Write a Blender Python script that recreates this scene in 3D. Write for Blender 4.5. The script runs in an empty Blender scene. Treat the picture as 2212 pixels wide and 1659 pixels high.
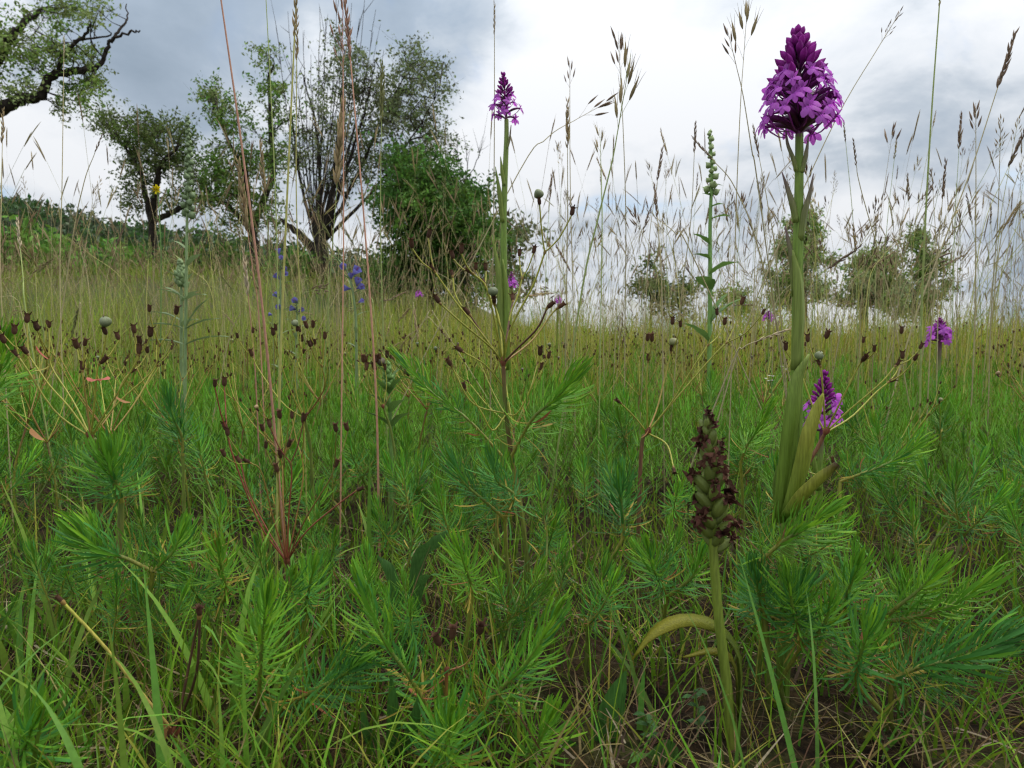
import bpy, math, random
import numpy as np
from mathutils import Vector, Matrix

RNG = np.random.default_rng(7)
random.seed(7)
SC = bpy.context.scene
COL = SC.collection
rad = math.radians

# ------------------------------------------------------------------ camera
CAM_H = 0.265
FPX = 1493.0                       # focal length in units of a 2212 px wide picture
PITCH = math.atan((829.5 - 700.0) / FPX)
cam_d = bpy.data.cameras.new('camera')
cam = bpy.data.objects.new('camera', cam_d)
COL.objects.link(cam)
cam.location = (0, 0, CAM_H)
cam.rotation_euler = (rad(90) - PITCH, 0, 0)
cam_d.sensor_width = 36.0
cam_d.lens = 36.0 * FPX / 2212.0
cam_d.clip_start = 0.02
cam_d.clip_end = 3000
cam_d.dof.use_dof = True
cam_d.dof.focus_distance = 0.56
cam_d.dof.aperture_fstop = 22.0
SC.camera = cam

# ------------------------------------------------------------------ world: broken overcast
SUN_EL, SUN_AZ = rad(64), rad(70)
world = bpy.data.worlds.new('World')
SC.world = world
world.use_nodes = True
wt = world.node_tree
wt.nodes.clear()


def wn(kind, **kw):
    n = wt.nodes.new(kind)
    for k, v in kw.items():
        setattr(n, k, v)
    return n


def wl(a, b):
    wt.links.new(a, b)


def wmath(op, a, b=None, clamp=False):
    n = wn('ShaderNodeMath', operation=op, use_clamp=clamp)
    for i, v in enumerate((a, b)):
        if v is None:
            continue
        if isinstance(v, (int, float)):
            n.inputs[i].default_value = v
        else:
            wl(v, n.inputs[i])
    return n.outputs[0]


sky = wn('ShaderNodeTexSky', sky_type='NISHITA', sun_disc=False,
         sun_elevation=SUN_EL, sun_rotation=SUN_AZ, air_density=1.0, dust_density=1.5)
tc = wn('ShaderNodeTexCoord')
sep = wn('ShaderNodeSeparateXYZ')
wl(tc.outputs['Generated'], sep.inputs[0])
zc = wmath('ADD', wmath('MAXIMUM', sep.outputs[2], 0.0), 0.42)
px_ = wmath('DIVIDE', sep.outputs[0], zc)
py_ = wmath('DIVIDE', sep.outputs[1], zc)
cmb = wn('ShaderNodeCombineXYZ')
wl(px_, cmb.inputs[0]); wl(py_, cmb.inputs[1])


def wnoise(scale, off, detail=8, rough=0.55, dist=0.3):
    m = wn('ShaderNodeMapping')
    m.inputs['Location'].default_value = off
    wl(cmb.outputs[0], m.inputs[0])
    n = wn('ShaderNodeTexNoise')
    n.inputs['Scale'].default_value = scale
    n.inputs['Detail'].default_value = detail
    n.inputs['Roughness'].default_value = rough
    n.inputs['Distortion'].default_value = dist
    wl(m.outputs[0], n.inputs['Vector'])
    return n.outputs[0]


def ray_dir(x, y):
    c = Vector(((x - 1106) / FPX, 1.0, -(y - 829.5) / FPX))
    fw = Vector((0, math.cos(PITCH), -math.sin(PITCH)))
    up = Vector((0, math.sin(PITCH), math.cos(PITCH)))
    return Vector((c.x, 0, 0)) + fw + up * c.z


def wblob(x, y, r0, r1, amp):
    """one cloud mass of the photographed sky: soft patch round a direction"""
    d = ray_dir(x, y).normalized()
    v = wn('ShaderNodeVectorMath', operation='DOT_PRODUCT')
    nrm = wn('ShaderNodeVectorMath', operation='NORMALIZE')
    wl(tc.outputs['Generated'], nrm.inputs[0])
    wl(nrm.outputs[0], v.inputs[0]); v.inputs[1].default_value = d
    mr = wn('ShaderNodeMapRange', interpolation_type='SMOOTHSTEP')
    mr.inputs[1].default_value = math.cos(rad(r1))
    mr.inputs[2].default_value = math.cos(rad(r0))
    mr.inputs[3].default_value = 0.0
    mr.inputs[4].default_value = amp
    wl(v.outputs['Value'], mr.inputs[0])
    return mr.outputs[0]


big = wnoise(0.95, (3.1, 7.4, 0.0), 5, 0.55, 0.5)
fine = wnoise(3.6, (1.7, 2.2, 0.0), 10, 0.58, 0.25)
body = wmath('ADD', wmath('MULTIPLY', big, 0.50), wmath('MULTIPLY', fine, 0.50))
for b in ((400, 60, 1.5, 9, -0.13), (930, 60, 1.5, 8, -0.12), (700, -10, 1, 8, -0.08),
          (250, 200, 1, 8, -0.08), (1900, 300, 1, 8, -0.05), (2050, 60, 1, 6, -0.01), (1600, 230, 1, 5, -0.03), (1180, 160, 1, 5, -0.07),
          (600, 150, 0.5, 6, 0.09), (1090, 330, 1, 9, 0.12), (1380, 300, 1, 12, 0.05),
          (1330, 40, 1, 9, 0.01), (1500, 90, 1, 9, 0.0), (150, 370, 1, 7, 0.07),
          (1850, 560, 1, 10, 0.08), (1950, 120, 1, 12, 0.02), (2150, 150, 1, 7, 0.05)):
    body = wmath('ADD', body, wblob(*b))
body = wmath('ADD', wmath('MULTIPLY', wmath('SUBTRACT', body, 0.5), 1.25), 0.515)
ramp = wn('ShaderNodeValToRGB')
wl(body, ramp.inputs[0])
cr = ramp.color_ramp
cr.elements[0].position = 0.16; cr.elements[0].color = (0.19, 0.24, 0.30, 1)
cr.elements[1].position = 0.62; cr.elements[1].color = (0.625, 0.64, 0.665, 1)
for p, c in ((0.36, (0.27, 0.325, 0.395, 1)), (0.45, (0.375, 0.42, 0.475, 1)), (0.52, (0.53, 0.56, 0.60, 1))):
    e = cr.elements.new(p); e.color = c
# an overcast sky grows evenly brighter towards the zenith (CIE overcast sky, damped)
zen = wmath('ADD', wmath('MULTIPLY', wmath('POWER', wmath('MAXIMUM', sep.outputs[2], 0.0), 2.2), 2.1), 1.0)
bg_c = wn('ShaderNodeBackground'); wl(ramp.outputs[0], bg_c.inputs[0]); wl(zen, bg_c.inputs[1])
bg_s = wn('ShaderNodeBackground'); wl(sky.outputs[0], bg_s.inputs[0]); bg_s.inputs[1].default_value = 0.12
gap = wnoise(1.7, (9.3, 4.1, 0.0), 6, 0.55, 0.4)
mr = wn('ShaderNodeMapRange', interpolation_type='SMOOTHSTEP')
mr.inputs[1].default_value = 0.30; mr.inputs[2].default_value = 0.42
wl(gap, mr.inputs[0])
mx = wn('ShaderNodeMixShader')
wl(mr.outputs[0], mx.inputs[0]); wl(bg_s.outputs[0], mx.inputs[1]); wl(bg_c.outputs[0], mx.inputs[2])
wo = wn('ShaderNodeOutputWorld')
wl(mx.outputs[0], wo.inputs[0])

sun_d = bpy.data.lights.new('sun', 'SUN')
sun_d.energy = 1.5
sun_d.angle = rad(25)
sun_d.color = (1.0, 0.94, 0.82)
sun = bpy.data.objects.new('sun', sun_d)
COL.objects.link(sun)
sd = Vector((math.sin(SUN_AZ) * math.cos(SUN_EL), math.cos(SUN_AZ) * math.cos(SUN_EL), math.sin(SUN_EL)))
sun.rotation_euler = sd.to_track_quat('Z', 'Y').to_euler()

SC.view_settings.view_transform = 'Standard'
SC.view_settings.look = 'None'
SC.view_settings.exposure = 0.42
SC.view_settings.gamma = 1.0
SC.render.engine = 'CYCLES'
SC.cycles.use_denoising = True
SC.cycles.pixel_filter_type = 'BLACKMAN_HARRIS'
SC.cycles.filter_width = 1.25
SC.cycles.max_bounces = 6
SC.cycles.diffuse_bounces = 2
SC.cycles.transmission_bounces = 3
SC.cycles.glossy_bounces = 2
SC.cycles.caustics_reflective = False
SC.cycles.caustics_refractive = False

# ------------------------------------------------------------------ helpers


def P(x, y, Y):
    """picture point (2212 x 1659) on the upright plane at distance Y"""
    d = ray_dir(x, y)
    t = Y / d.y
    return np.array((d.x * t, Y, CAM_H + d.z * t))


def XW(x, Y, z=0.0):
    return (x - 1106) / FPX * (Y * math.cos(PITCH) + (CAM_H - z) * math.sin(PITCH))


def sm(a):
    a = np.clip(a, 0, 1)
    return a * a * (3 - 2 * a)


def T(x, y):
    """height of the ground"""
    x = np.asarray(x, float); y = np.asarray(y, float)
    left = 1.45 * sm((1.5 - x) / 8.0) * sm((y - 3.0) / 15.0) + 0.035 * np.clip(y - 18, 0, 60) * sm((-x) / 8.0)
    right = -0.02 * np.clip(y - 7.0, 0, None) * sm((x + 2.0) / 7.0)
    bump = 0.006 * np.sin(x * 31 + 1.3 * np.sin(y * 17)) + 0.006 * np.sin(y * 37 + 2.1 * np.sin(x * 13)) \
        + 0.010 * np.sin(x * 5.1 + 2) * np.sin(y * 4.3)
    return left + right + bump


def lin(r, g, b):
    f = lambda c: (c / 255.0 / 12.92) if c <= 10.3 else ((c / 255.0 + 0.055) / 1.055) ** 2.4
    return np.array((f(r), f(g), f(b)))


def unit(v):
    v = np.asarray(v, float)
    return v / (np.linalg.norm(v) + 1e-12)


def curve(pts, n):
    """smooth resampling of a polyline (Catmull-Rom)"""
    p = np.asarray(pts, float)
    if len(p) == 2:
        t = np.linspace(0, 1, n)[:, None]
        return p[0] * (1 - t) + p[1] * t
    q = np.vstack([2 * p[0] - p[1], p, 2 * p[-1] - p[-2]])
    out = []
    m = len(p) - 1
    for u in np.linspace(0, m - 1e-6, n):
        i = int(u); f = u - i
        a, b, c, d = q[i], q[i + 1], q[i + 2], q[i + 3]
        out.append(0.5 * (2 * b + (c - a) * f + (2 * a - 5 * b + 4 * c - d) * f * f + (3 * b - a - 3 * c + d) * f ** 3))
    return np.array(out)


def interp(vals, n):
    vals = np.asarray(vals, float)
    x = np.linspace(0, 1, len(vals)); xi = np.linspace(0, 1, n)
    if vals.ndim == 1:
        return np.interp(xi, x, vals)
    return np.stack([np.interp(xi, x, vals[:, k]) for k in range(vals.shape[1])], 1)


class B:
    """collects quads with a colour for every vertex, then links them as one mesh object"""

    def __init__(self):
        self.V, self.F, self.C, self.n = [], [], [], 0

    def add(self, V, F, C):
        V = np.asarray(V, float).reshape(-1, 3)
        C = np.asarray(C, float)
        if C.ndim == 1:
            C = np.tile(C, (len(V), 1))
        self.V.append(V); self.F.append(np.asarray(F, int).reshape(-1, 4) + self.n); self.C.append(C)
        self.n += len(V)

    def tube(self, path, r, col, sides=6, ribs=0.0, nrib=0, cap=True):
        path = np.asarray(path, float); n = len(path)
        r = interp(r, n) if np.ndim(r) else np.full(n, r)
        col = np.asarray(col, float)
        if col.ndim == 1:
            col = col[None, :]
        col = interp(col, n) if len(col) > 1 else np.tile(col, (n, 1))
        tg = np.gradient(path, axis=0)
        tg /= np.linalg.norm(tg, axis=1)[:, None] + 1e-12
        ref = np.array((0.31, 0.94, 0.13)) if abs(tg[:, 2]).mean() > 0.6 else np.array((0.05, 0.1, 1.0))
        u = np.cross(tg, ref); u /= np.linalg.norm(u, axis=1)[:, None] + 1e-9
        w = np.cross(tg, u)
        a = np.arange(sides) / sides * 2 * math.pi
        k = 1 + ribs * np.cos(a * nrib) if nrib else np.ones(sides)
        V = path[:, None, :] + r[:, None, None] * (u[:, None, :] * (np.cos(a) * k)[None, :, None] + w[:, None, :] * (np.sin(a) * k)[None, :, None])
        i = np.arange(n - 1)[:, None] * sides; j = np.arange(sides)[None, :]; j2 = (j + 1) % sides
        F = np.stack([i + j, i + j2, i + sides + j2, i + sides + j], -1).reshape(-1, 4)
        Cc = np.repeat(col, sides, 0)
        self.add(V.reshape(-1, 3), F, Cc)

    def ribbon(self, path, w, side, col, fold=0.0, wave=0.0):
        """leaf-like strip, three vertices across, folded along the middle"""
        path = np.asarray(path, float); n = len(path)
        w = interp(w, n) if np.ndim(w) else np.full(n, w)
        col = np.asarray(col, float)
        if col.ndim == 1:
            col = col[None, :]
        col = interp(col, n) if len(col) > 1 else np.tile(col, (n, 1))
        side = np.asarray(side, float)
        if side.ndim == 1:
            side = np.tile(side, (n, 1))
        tg = np.gradient(path, axis=0)
        side = side - tg * (np.sum(side * tg, 1) / (np.sum(tg * tg, 1) + 1e-12))[:, None]
        side /= np.linalg.norm(side, axis=1)[:, None] + 1e-12
        nrm = np.cross(tg, side); nrm /= np.linalg.norm(nrm, axis=1)[:, None] + 1e-12
        h = w[:, None] * 0.5
        lift = fold * h
        wv = (wave * np.sin(np.arange(n) * 1.9) * w)[:, None] * nrm if wave else 0
        V = np.stack([path - side * h + nrm * lift + wv, path, path + side * h + nrm * lift - wv], 1)
        i = np.arange(n - 1)[:, None] * 3; j = np.arange(2)[None, :]
        F = np.stack([i + j, i + j + 1, i + 3 + j + 1, i + 3 + j], -1).reshape(-1, 4)
        self.add(V.reshape(-1, 3), F, np.repeat(col, 3, 0))

    def blades(self, base, az, L, W, lean, bend, c0, c1, seg=4, tw=None, tipw=0.08, prof=None):
        """many grass blades at once"""
        N = len(base); t = np.linspace(0, 1, seg + 1)
        th = lean[:, None] + bend[:, None] * (t[None, :] ** 1.4)
        tm = 0.5 * (th[:, 1:] + th[:, :-1])
        ds = (L / seg)[:, None]
        h = np.concatenate([np.zeros((N, 1)), np.cumsum(np.sin(tm) * ds, 1)], 1)
        v = np.concatenate([np.zeros((N, 1)), np.cumsum(np.cos(tm) * ds, 1)], 1)
        cx, sx = np.cos(az)[:, None], np.sin(az)[:, None]
        pth = np.stack([base[:, 0:1] + h * cx, base[:, 1:2] + h * sx, base[:, 2:3] + v], -1)
        a2 = az + math.pi / 2 if tw is None else tw
        s = np.stack([np.cos(a2), np.sin(a2), np.zeros(N)], -1)[:, None, :]
        if prof is None:
            prof = np.maximum(1 - t ** 1.8, tipw)
        w = W[:, None] * np.interp(t, np.linspace(0, 1, len(prof)), prof)[None, :] * 0.5
        V = np.stack([pth - s * w[..., None], pth + s * w[..., None]], 2).reshape(-1, 3)
        i = (np.arange(N) * (seg + 1) * 2)[:, None] + (np.arange(seg) * 2)[None, :]
        F = np.stack([i, i + 1, i + 3, i + 2], -1).reshape(-1, 4)
        C = c0[:, None, :] * (1 - t)[None, :, None] + c1[:, None, :] * t[None, :, None]
        self.add(V, F, np.repeat(C, 2, 1).reshape(-1, 3))
        return pth[:, -1], th[:, -1]

    def mesh(self, name, mat, smooth=True):
        me = bpy.data.meshes.new(name)
        V = np.concatenate(self.V); F = np.concatenate(self.F); C = np.concatenate(self.C)
        me.vertices.add(len(V)); me.vertices.foreach_set('co', V.astype(np.float32).ravel())
        me.loops.add(len(F) * 4); me.loops.foreach_set('vertex_index', F.astype(np.int32).ravel())
        me.polygons.add(len(F)); me.polygons.foreach_set('loop_start', (np.arange(len(F)) * 4).astype(np.int32))
        if smooth:
            me.polygons.foreach_set('use_smooth', np.ones(len(F), bool))
        ca = me.color_attributes.new('Col', 'FLOAT_COLOR', 'POINT')
        ca.data.foreach_set('color', np.concatenate([np.clip(C, 0, 1), np.ones((len(C), 1))], 1).astype(np.float32).ravel())
        me.update(calc_edges=True)
        me.materials.append(mat)
        return me

    def build(self, name, mat, parent=None, **kw):
        return link(name, self.mesh(name, mat), parent, **kw)


def link(name, me, parent=None, mat=None, **kw):
    o = bpy.data.objects.new(name, me)
    COL.objects.link(o)
    if parent is not None:
        o.parent = parent
    if mat is not None:
        o.matrix_local = mat
    for k, v in kw.items():
        o[k] = v
    return o


def thing(name, label, cat, loc, group=None):
    o = bpy.data.objects.new(name, None)
    o.empty_display_size = 0.02
    COL.objects.link(o)
    o.location = loc
    o['label'] = label; o['category'] = cat
    if group:
        o['group'] = group
    return o


def frame(pos, x, zhint, s=1.0):
    """matrix with local +X along x and local +Z as near zhint as possible"""
    x = unit(x); z = np.asarray(zhint, float); z = z - x * np.dot(z, x)
    if np.linalg.norm(z) < 1e-6:
        z = np.array((0.3, 0.5, 0.8)); z = z - x * np.dot(z, x)
    z = unit(z); y = np.cross(z, x)
    m = np.eye(4)
    m[:3, 0] = x * s; m[:3, 1] = y * s; m[:3, 2] = z * s; m[:3, 3] = pos
    return m


def MM(m):
    return Matrix([list(r) for r in m])


# ------------------------------------------------------------------ materials (all procedural)


def mat_plant(name, rough=0.55, transl=0.3, var=0.18, hue=0.02, spec=0.35, noise=0.25, nscale=300.0, bump=0.0, fibre=1.0):
    m = bpy.data.materials.new(name); m.use_nodes = True
    nt = m.node_tree; nd = nt.nodes; nd.clear()
    at = nd.new('ShaderNodeAttribute'); at.attribute_name = 'Col'
    oi = nd.new('ShaderNodeObjectInfo')
    mrv = nd.new('ShaderNodeMapRange'); mrv.inputs[3].default_value = 1 - var; mrv.inputs[4].default_value = 1 + var
    nt.links.new(oi.outputs['Random'], mrv.inputs[0])
    g = nd.new('ShaderNodeNewGeometry')
    mri = nd.new('ShaderNodeMapRange'); mri.inputs[3].default_value = 1 - var; mri.inputs[4].default_value = 1 + var
    nt.links.new(g.outputs['Random Per Island'], mri.inputs[0])
    mul = nd.new('ShaderNodeMath'); mul.operation = 'MULTIPLY'
    nt.links.new(mrv.outputs[0], mul.inputs[0]); nt.links.new(mri.outputs[0], mul.inputs[1])
    tcn = nd.new('ShaderNodeTexCoord')
    nz = nd.new('ShaderNodeTexNoise'); nz.inputs['Scale'].default_value = nscale; nz.inputs['Detail'].default_value = 3
    mpn = nd.new('ShaderNodeMapping'); mpn.inputs['Scale'].default_value = (1, 1, fibre)
    nt.links.new(tcn.outputs['Object'], mpn.inputs[0]); nt.links.new(mpn.outputs[0], nz.inputs['Vector'])
    mrn = nd.new('ShaderNodeMapRange'); mrn.inputs[1].default_value = 0.25; mrn.inputs[2].default_value = 0.75
    mrn.inputs[3].default_value = 1 - noise; mrn.inputs[4].default_value = 1 + noise
    nt.links.new(nz.outputs[0], mrn.inputs[0])
    mul2 = nd.new('ShaderNodeMath'); mul2.operation = 'MULTIPLY'
    nt.links.new(mul.outputs[0], mul2.inputs[0]); nt.links.new(mrn.outputs[0], mul2.inputs[1])
    hs = nd.new('ShaderNodeHueSaturation')
    mrh = nd.new('ShaderNodeMapRange'); mrh.inputs[3].default_value = 0.5 - hue; mrh.inputs[4].default_value = 0.5 + hue
    nt.links.new(g.outputs['Random Per Island'], mrh.inputs[0])
    nt.links.new(mrh.outputs[0], hs.inputs['Hue']); nt.links.new(mul2.outputs[0], hs.inputs['Value'])
    nt.links.new(at.outputs['Color'], hs.inputs['Color'])
    pb = nd.new('ShaderNodeBsdfPrincipled')
    pb.inputs['Roughness'].default_value = rough
    pb.inputs['Specular IOR Level'].default_value = spec
    nt.links.new(hs.outputs[0], pb.inputs['Base Color'])
    if bump:
        bp = nd.new('ShaderNodeBump'); bp.inputs['Strength'].default_value = bump; bp.inputs['Distance'].default_value = 0.001
        nt.links.new(nz.outputs[0], bp.inputs['Height']); nt.links.new(bp.outputs[0], pb.inputs['Normal'])
    out = nd.new('ShaderNodeOutputMaterial')
    if transl > 0:
        tr = nd.new('ShaderNodeBsdfTranslucent')
        nt.links.new(hs.outputs[0], tr.inputs['Color'])
        mxs = nd.new('ShaderNodeMixShader'); mxs.inputs[0].default_value = transl
        nt.links.new(pb.outputs[0], mxs.inputs[1]); nt.links.new(tr.outputs[0], mxs.inputs[2])
        nt.links.new(mxs.outputs[0], out.inputs[0])
    else:
        nt.links.new(pb.outputs[0], out.inputs[0])
    return m


M_LEAF = mat_plant('spurge_leaf', 0.55, 0.28, 0.26, 0.016, 0.18, 0.15, 400)
M_STEM = mat_plant('plant_stem', 0.5, 0.0, 0.12, 0.01, 0.35, 0.34, 700, 0.4, 0.12)
M_GRASS = mat_plant('grass_blade', 0.55, 0.34, 0.42, 0.018, 0.15, 0.15, 300)
M_DRY = mat_plant('dry_grass', 0.7, 0.35, 0.3, 0.015, 0.2, 0.25, 500)
M_CULM = mat_plant('grass_culm', 0.5, 0.0, 0.2, 0.012, 0.3, 0.2, 200)
M_PETAL = mat_plant('orchid_petal', 0.55, 0.48, 0.14, 0.012, 0.25, 0.14, 900)
M_OVARY = mat_plant('orchid_ovary', 0.45, 0.0, 0.12, 0.01, 0.4, 0.2, 700)
M_OLEAF = mat_plant('orchid_leaf', 0.42, 0.28, 0.06, 0.006, 0.2, 0.30, 900, 0.5, 0.05)
M_WITHER = mat_plant('withered_flower', 0.75, 0.1, 0.3, 0.02, 0.2, 0.4, 900, 0.6)
M_CAPS = mat_plant('capsule_skin', 0.5, 0.0, 0.18, 0.012, 0.4, 0.3, 700, 0.3)
M_BARK = mat_plant('tree_bark', 0.9, 0.0, 0.1, 0.0, 0.1, 0.5, 14, 0.0)
M_TLEAF = mat_plant('tree_leaf', 0.6, 0.35, 0.38, 0.02, 0.15, 0.2, 4)
M_FLOWER = mat_plant('wild_flower', 0.5, 0.35, 0.15, 0.01, 0.2, 0.1, 700)


def mat_ground():
    m = bpy.data.materials.new('soil_and_moss'); m.use_nodes = True
    nt = m.node_tree; nd = nt.nodes
    pb = nd['Principled BSDF']; pb.inputs['Roughness'].default_value = 0.95
    pb.inputs['Specular IOR Level'].default_value = 0.1
    g = nd.new('ShaderNodeNewGeometry')
    n1 = nd.new('ShaderNodeTexNoise'); n1.inputs['Scale'].default_value = 14; n1.inputs['Detail'].default_value = 8
    n2 = nd.new('ShaderNodeTexNoise'); n2.inputs['Scale'].default_value = 160; n2.inputs['Detail'].default_value = 6
    n3 = nd.new('ShaderNodeTexNoise'); n3.inputs['Scale'].default_value = 0.35; n3.inputs['Detail'].default_value = 5
    for n in (n1, n2, n3):
        nt.links.new(g.outputs['Position'], n.inputs['Vector'])
    r1 = nd.new('ShaderNodeValToRGB')
    r1.color_ramp.elements[0].position = 0.36; r1.color_ramp.elements[0].color = (0.013, 0.009, 0.006, 1)
    r1.color_ramp.elements[1].position = 0.66; r1.color_ramp.elements[1].color = (0.034, 0.040, 0.012, 1)
    e = r1.color_ramp.elements.new(0.5); e.color = (0.028, 0.019, 0.011, 1)
    nt.links.new(n1.outputs[0], r1.inputs[0])
    r2 = nd.new('ShaderNodeValToRGB')
    r2.color_ramp.elements[0].position = 0.35; r2.color_ramp.elements[0].color = (0.45, 0.45, 0.45, 1)
    r2.color_ramp.elements[1].position = 0.68; r2.color_ramp.elements[1].color = (1.7, 1.55, 1.3, 1)
    nt.links.new(n2.outputs[0], r2.inputs[0])
    mx = nd.new('ShaderNodeMix'); mx.data_type = 'RGBA'; mx.blend_type = 'MULTIPLY'; mx.inputs['Factor'].default_value = 1
    nt.links.new(r1.outputs[0], mx.inputs['A']); nt.links.new(r2.outputs[0], mx.inputs['B'])
    # meadow sward seen from afar
    sp = nd.new('ShaderNodeSeparateXYZ'); nt.links.new(g.outputs['Position'], sp.inputs[0])
    far = nd.new('ShaderNodeMapRange'); far.inputs[1].default_value = 3.0; far.inputs[2].default_value = 8.0
    nt.links.new(sp.outputs[1], far.inputs[0])
    r3 = nd.new('ShaderNodeValToRGB')
    r3.color_ramp.elements[0].position = 0.35; r3.color_ramp.elements[0].color = (0.034, 0.055, 0.014, 1)
    r3.color_ramp.elements[1].position = 0.65; r3.color_ramp.elements[1].color = (0.07, 0.068, 0.028, 1)
    nt.links.new(n3.outputs[0], r3.inputs[0])
    m2 = nd.new('ShaderNodeMix'); m2.data_type = 'RGBA'
    nt.links.new(far.outputs[0], m2.inputs['Factor'])
    nt.links.new(mx.outputs['Result'], m2.inputs['A']); nt.links.new(r3.outputs[0], m2.inputs['B'])
    nt.links.new(m2.outputs['Result'], pb.inputs['Base Color'])
    bp = nd.new('ShaderNodeBump'); bp.inputs['Strength'].default_value = 0.9; bp.inputs['Distance'].default_value = 0.006
    nt.links.new(n2.outputs[0], bp.inputs['Height']); nt.links.new(bp.outputs[0], pb.inputs['Normal'])
    return m


# colours (linear, real-world reflectance)
G_TIP = np.array((0.180, 0.350, 0.022))
G_MID = np.array((0.112, 0.272, 0.024))
G_LOW = np.array((0.066, 0.212, 0.040))
G_YEL = np.array((0.330, 0.250, 0.045))
G_RED = np.array((0.360, 0.120, 0.060))
STEM_G = np.array((0.150, 0.190, 0.035))
STEM_Y = np.array((0.320, 0.310, 0.045))
STEM_R = np.array((0.190, 0.050, 0.025))
BROWN = np.array((0.062, 0.028, 0.016))
TAN = np.array((0.260, 0.190, 0.090))
PURP = np.array((0.560, 0.125, 0.620))
BUD = np.array((0.290, 0.030, 0.270))
OVA = np.array((0.070, 0.010, 0.045))

# ------------------------------------------------------------------ ground, hillside


def build_ground():
    m = mat_ground()
    u = np.linspace(-1, 1, 260)
    gx = np.sinh(u * 7.2) / math.sinh(7.2) * 900
    v = np.linspace(0, 1, 240)
    gy = -1.5 + (np.exp(v * 7.0) - 1) / (math.exp(7.0) - 1) * 1600
    X, Y = np.meshgrid(gx, gy)
    Z = T(X, Y)
    b = B()
    n, k = X.shape
    i = np.arange(n - 1)[:, None] * k; j = np.arange(k - 1)[None, :]
    F = np.stack([i + j, i + j + 1, i + k + j + 1, i + k + j], -1).reshape(-1, 4)
    b.add(np.stack([X, Y, Z], -1), F, np.array((0.1, 0.1, 0.05)))
    b.build('ground', m, kind='structure')


build_ground()


def leaf_quads(b, c, size, col, up=0.25):
    """small leaf faces round the points c"""
    N = len(c)
    d = RNG.normal(size=(N, 3)); d[:, 2] -= up
    d /= np.linalg.norm(d, axis=1)[:, None]
    s = np.cross(d, RNG.normal(size=(N, 3))); s /= np.linalg.norm(s, axis=1)[:, None] + 1e-9
    L = size * RNG.uniform(0.6, 1.35, N)[:, None]; W = L * 0.26
    p0, p2 = c, c + d * L
    mid = c + d * L * 0.45 + np.cross(d, s) * L * 0.06
    V = np.stack([p0, mid - s * W, p2, mid + s * W], 1).reshape(-1, 3)
    F = np.arange(N * 4).reshape(-1, 4)
    C = col[None, :] * RNG.uniform(0.65, 1.4, (N, 1))
    b.add(V, F, np.repeat(C, 4, 0))


def build_hill():
    prof_x = np.array((-900, -50, 100, 250, 400, 600, 760, 1000))
    prof_y = np.array((330, 415, 440, 487, 515, 545, 585, 660))
    xs = np.linspace(-700, 900, 90)
    top = np.interp(xs, prof_x, prof_y)
    b = B()
    rows = []
    for k, (Yk, f) in enumerate(((34, 0.0), (44, 0.45), (56, 0.85), (66, 1.0), (90, 0.9))):
        row = []
        for x, t in zip(xs, top):
            p = P(x, t, 62.0)
            X = XW(x, Yk)
            z0 = float(T(X, Yk)) - 0.6
            z = z0 + f * max(p[2] - z0 - 1.4, 0.0)
            row.append((X, Yk, z + 0.4 * math.sin(x * 0.05 + k * 2)))
        rows.append(row)
    R = np.array(rows)
    n, k = R.shape[:2]
    i = np.arange(n - 1)[:, None] * k; j = np.arange(k - 1)[None, :]
    F = np.stack([i + j, i + j + 1, i + k + j + 1, i + k + j], -1).reshape(-1, 4)
    b.add(R.reshape(-1, 3), F, np.array((0.035, 0.05, 0.02)))
    b.build('hillside', M_BARK, kind='structure')
    # scrub wood covering it
    w = B()
    for _ in range(620):
        a = RNG.uniform(0, n - 2.01); c = RNG.uniform(0, k - 1.01)
        ai, ci = int(a), int(c); fa, fc = a - ai, c - ci
        p = (R[ai, ci] * (1 - fa) * (1 - fc) + R[ai + 1, ci] * fa * (1 - fc) + R[ai, ci + 1] * (1 - fa) * fc + R[ai + 1, ci + 1] * fa * fc)
        r = RNG.uniform(0.7, 1.7)
        m = 150
        q = RNG.normal(size=(m, 3)); q /= np.linalg.norm(q, axis=1)[:, None]
        q *= RNG.uniform(0.55, 1.05, (m, 1)) * r * np.array((1, 1, 0.9))
        q[:, 2] += r * 0.55
        col = random.choice((np.array((0.042, 0.078, 0.028)), np.array((0.055, 0.082, 0.042)), np.array((0.042, 0.094, 0.022)), np.array((0.075, 0.092, 0.050))))
        leaf_quads(w, p + q, 0.42, col)
    w.build('hillside_wood', M_TLEAF, kind='stuff', label='dark green scrub wood covering the hillside beyond the meadow', category='wood')


build_hill()

# ------------------------------------------------------------------ trees


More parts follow.
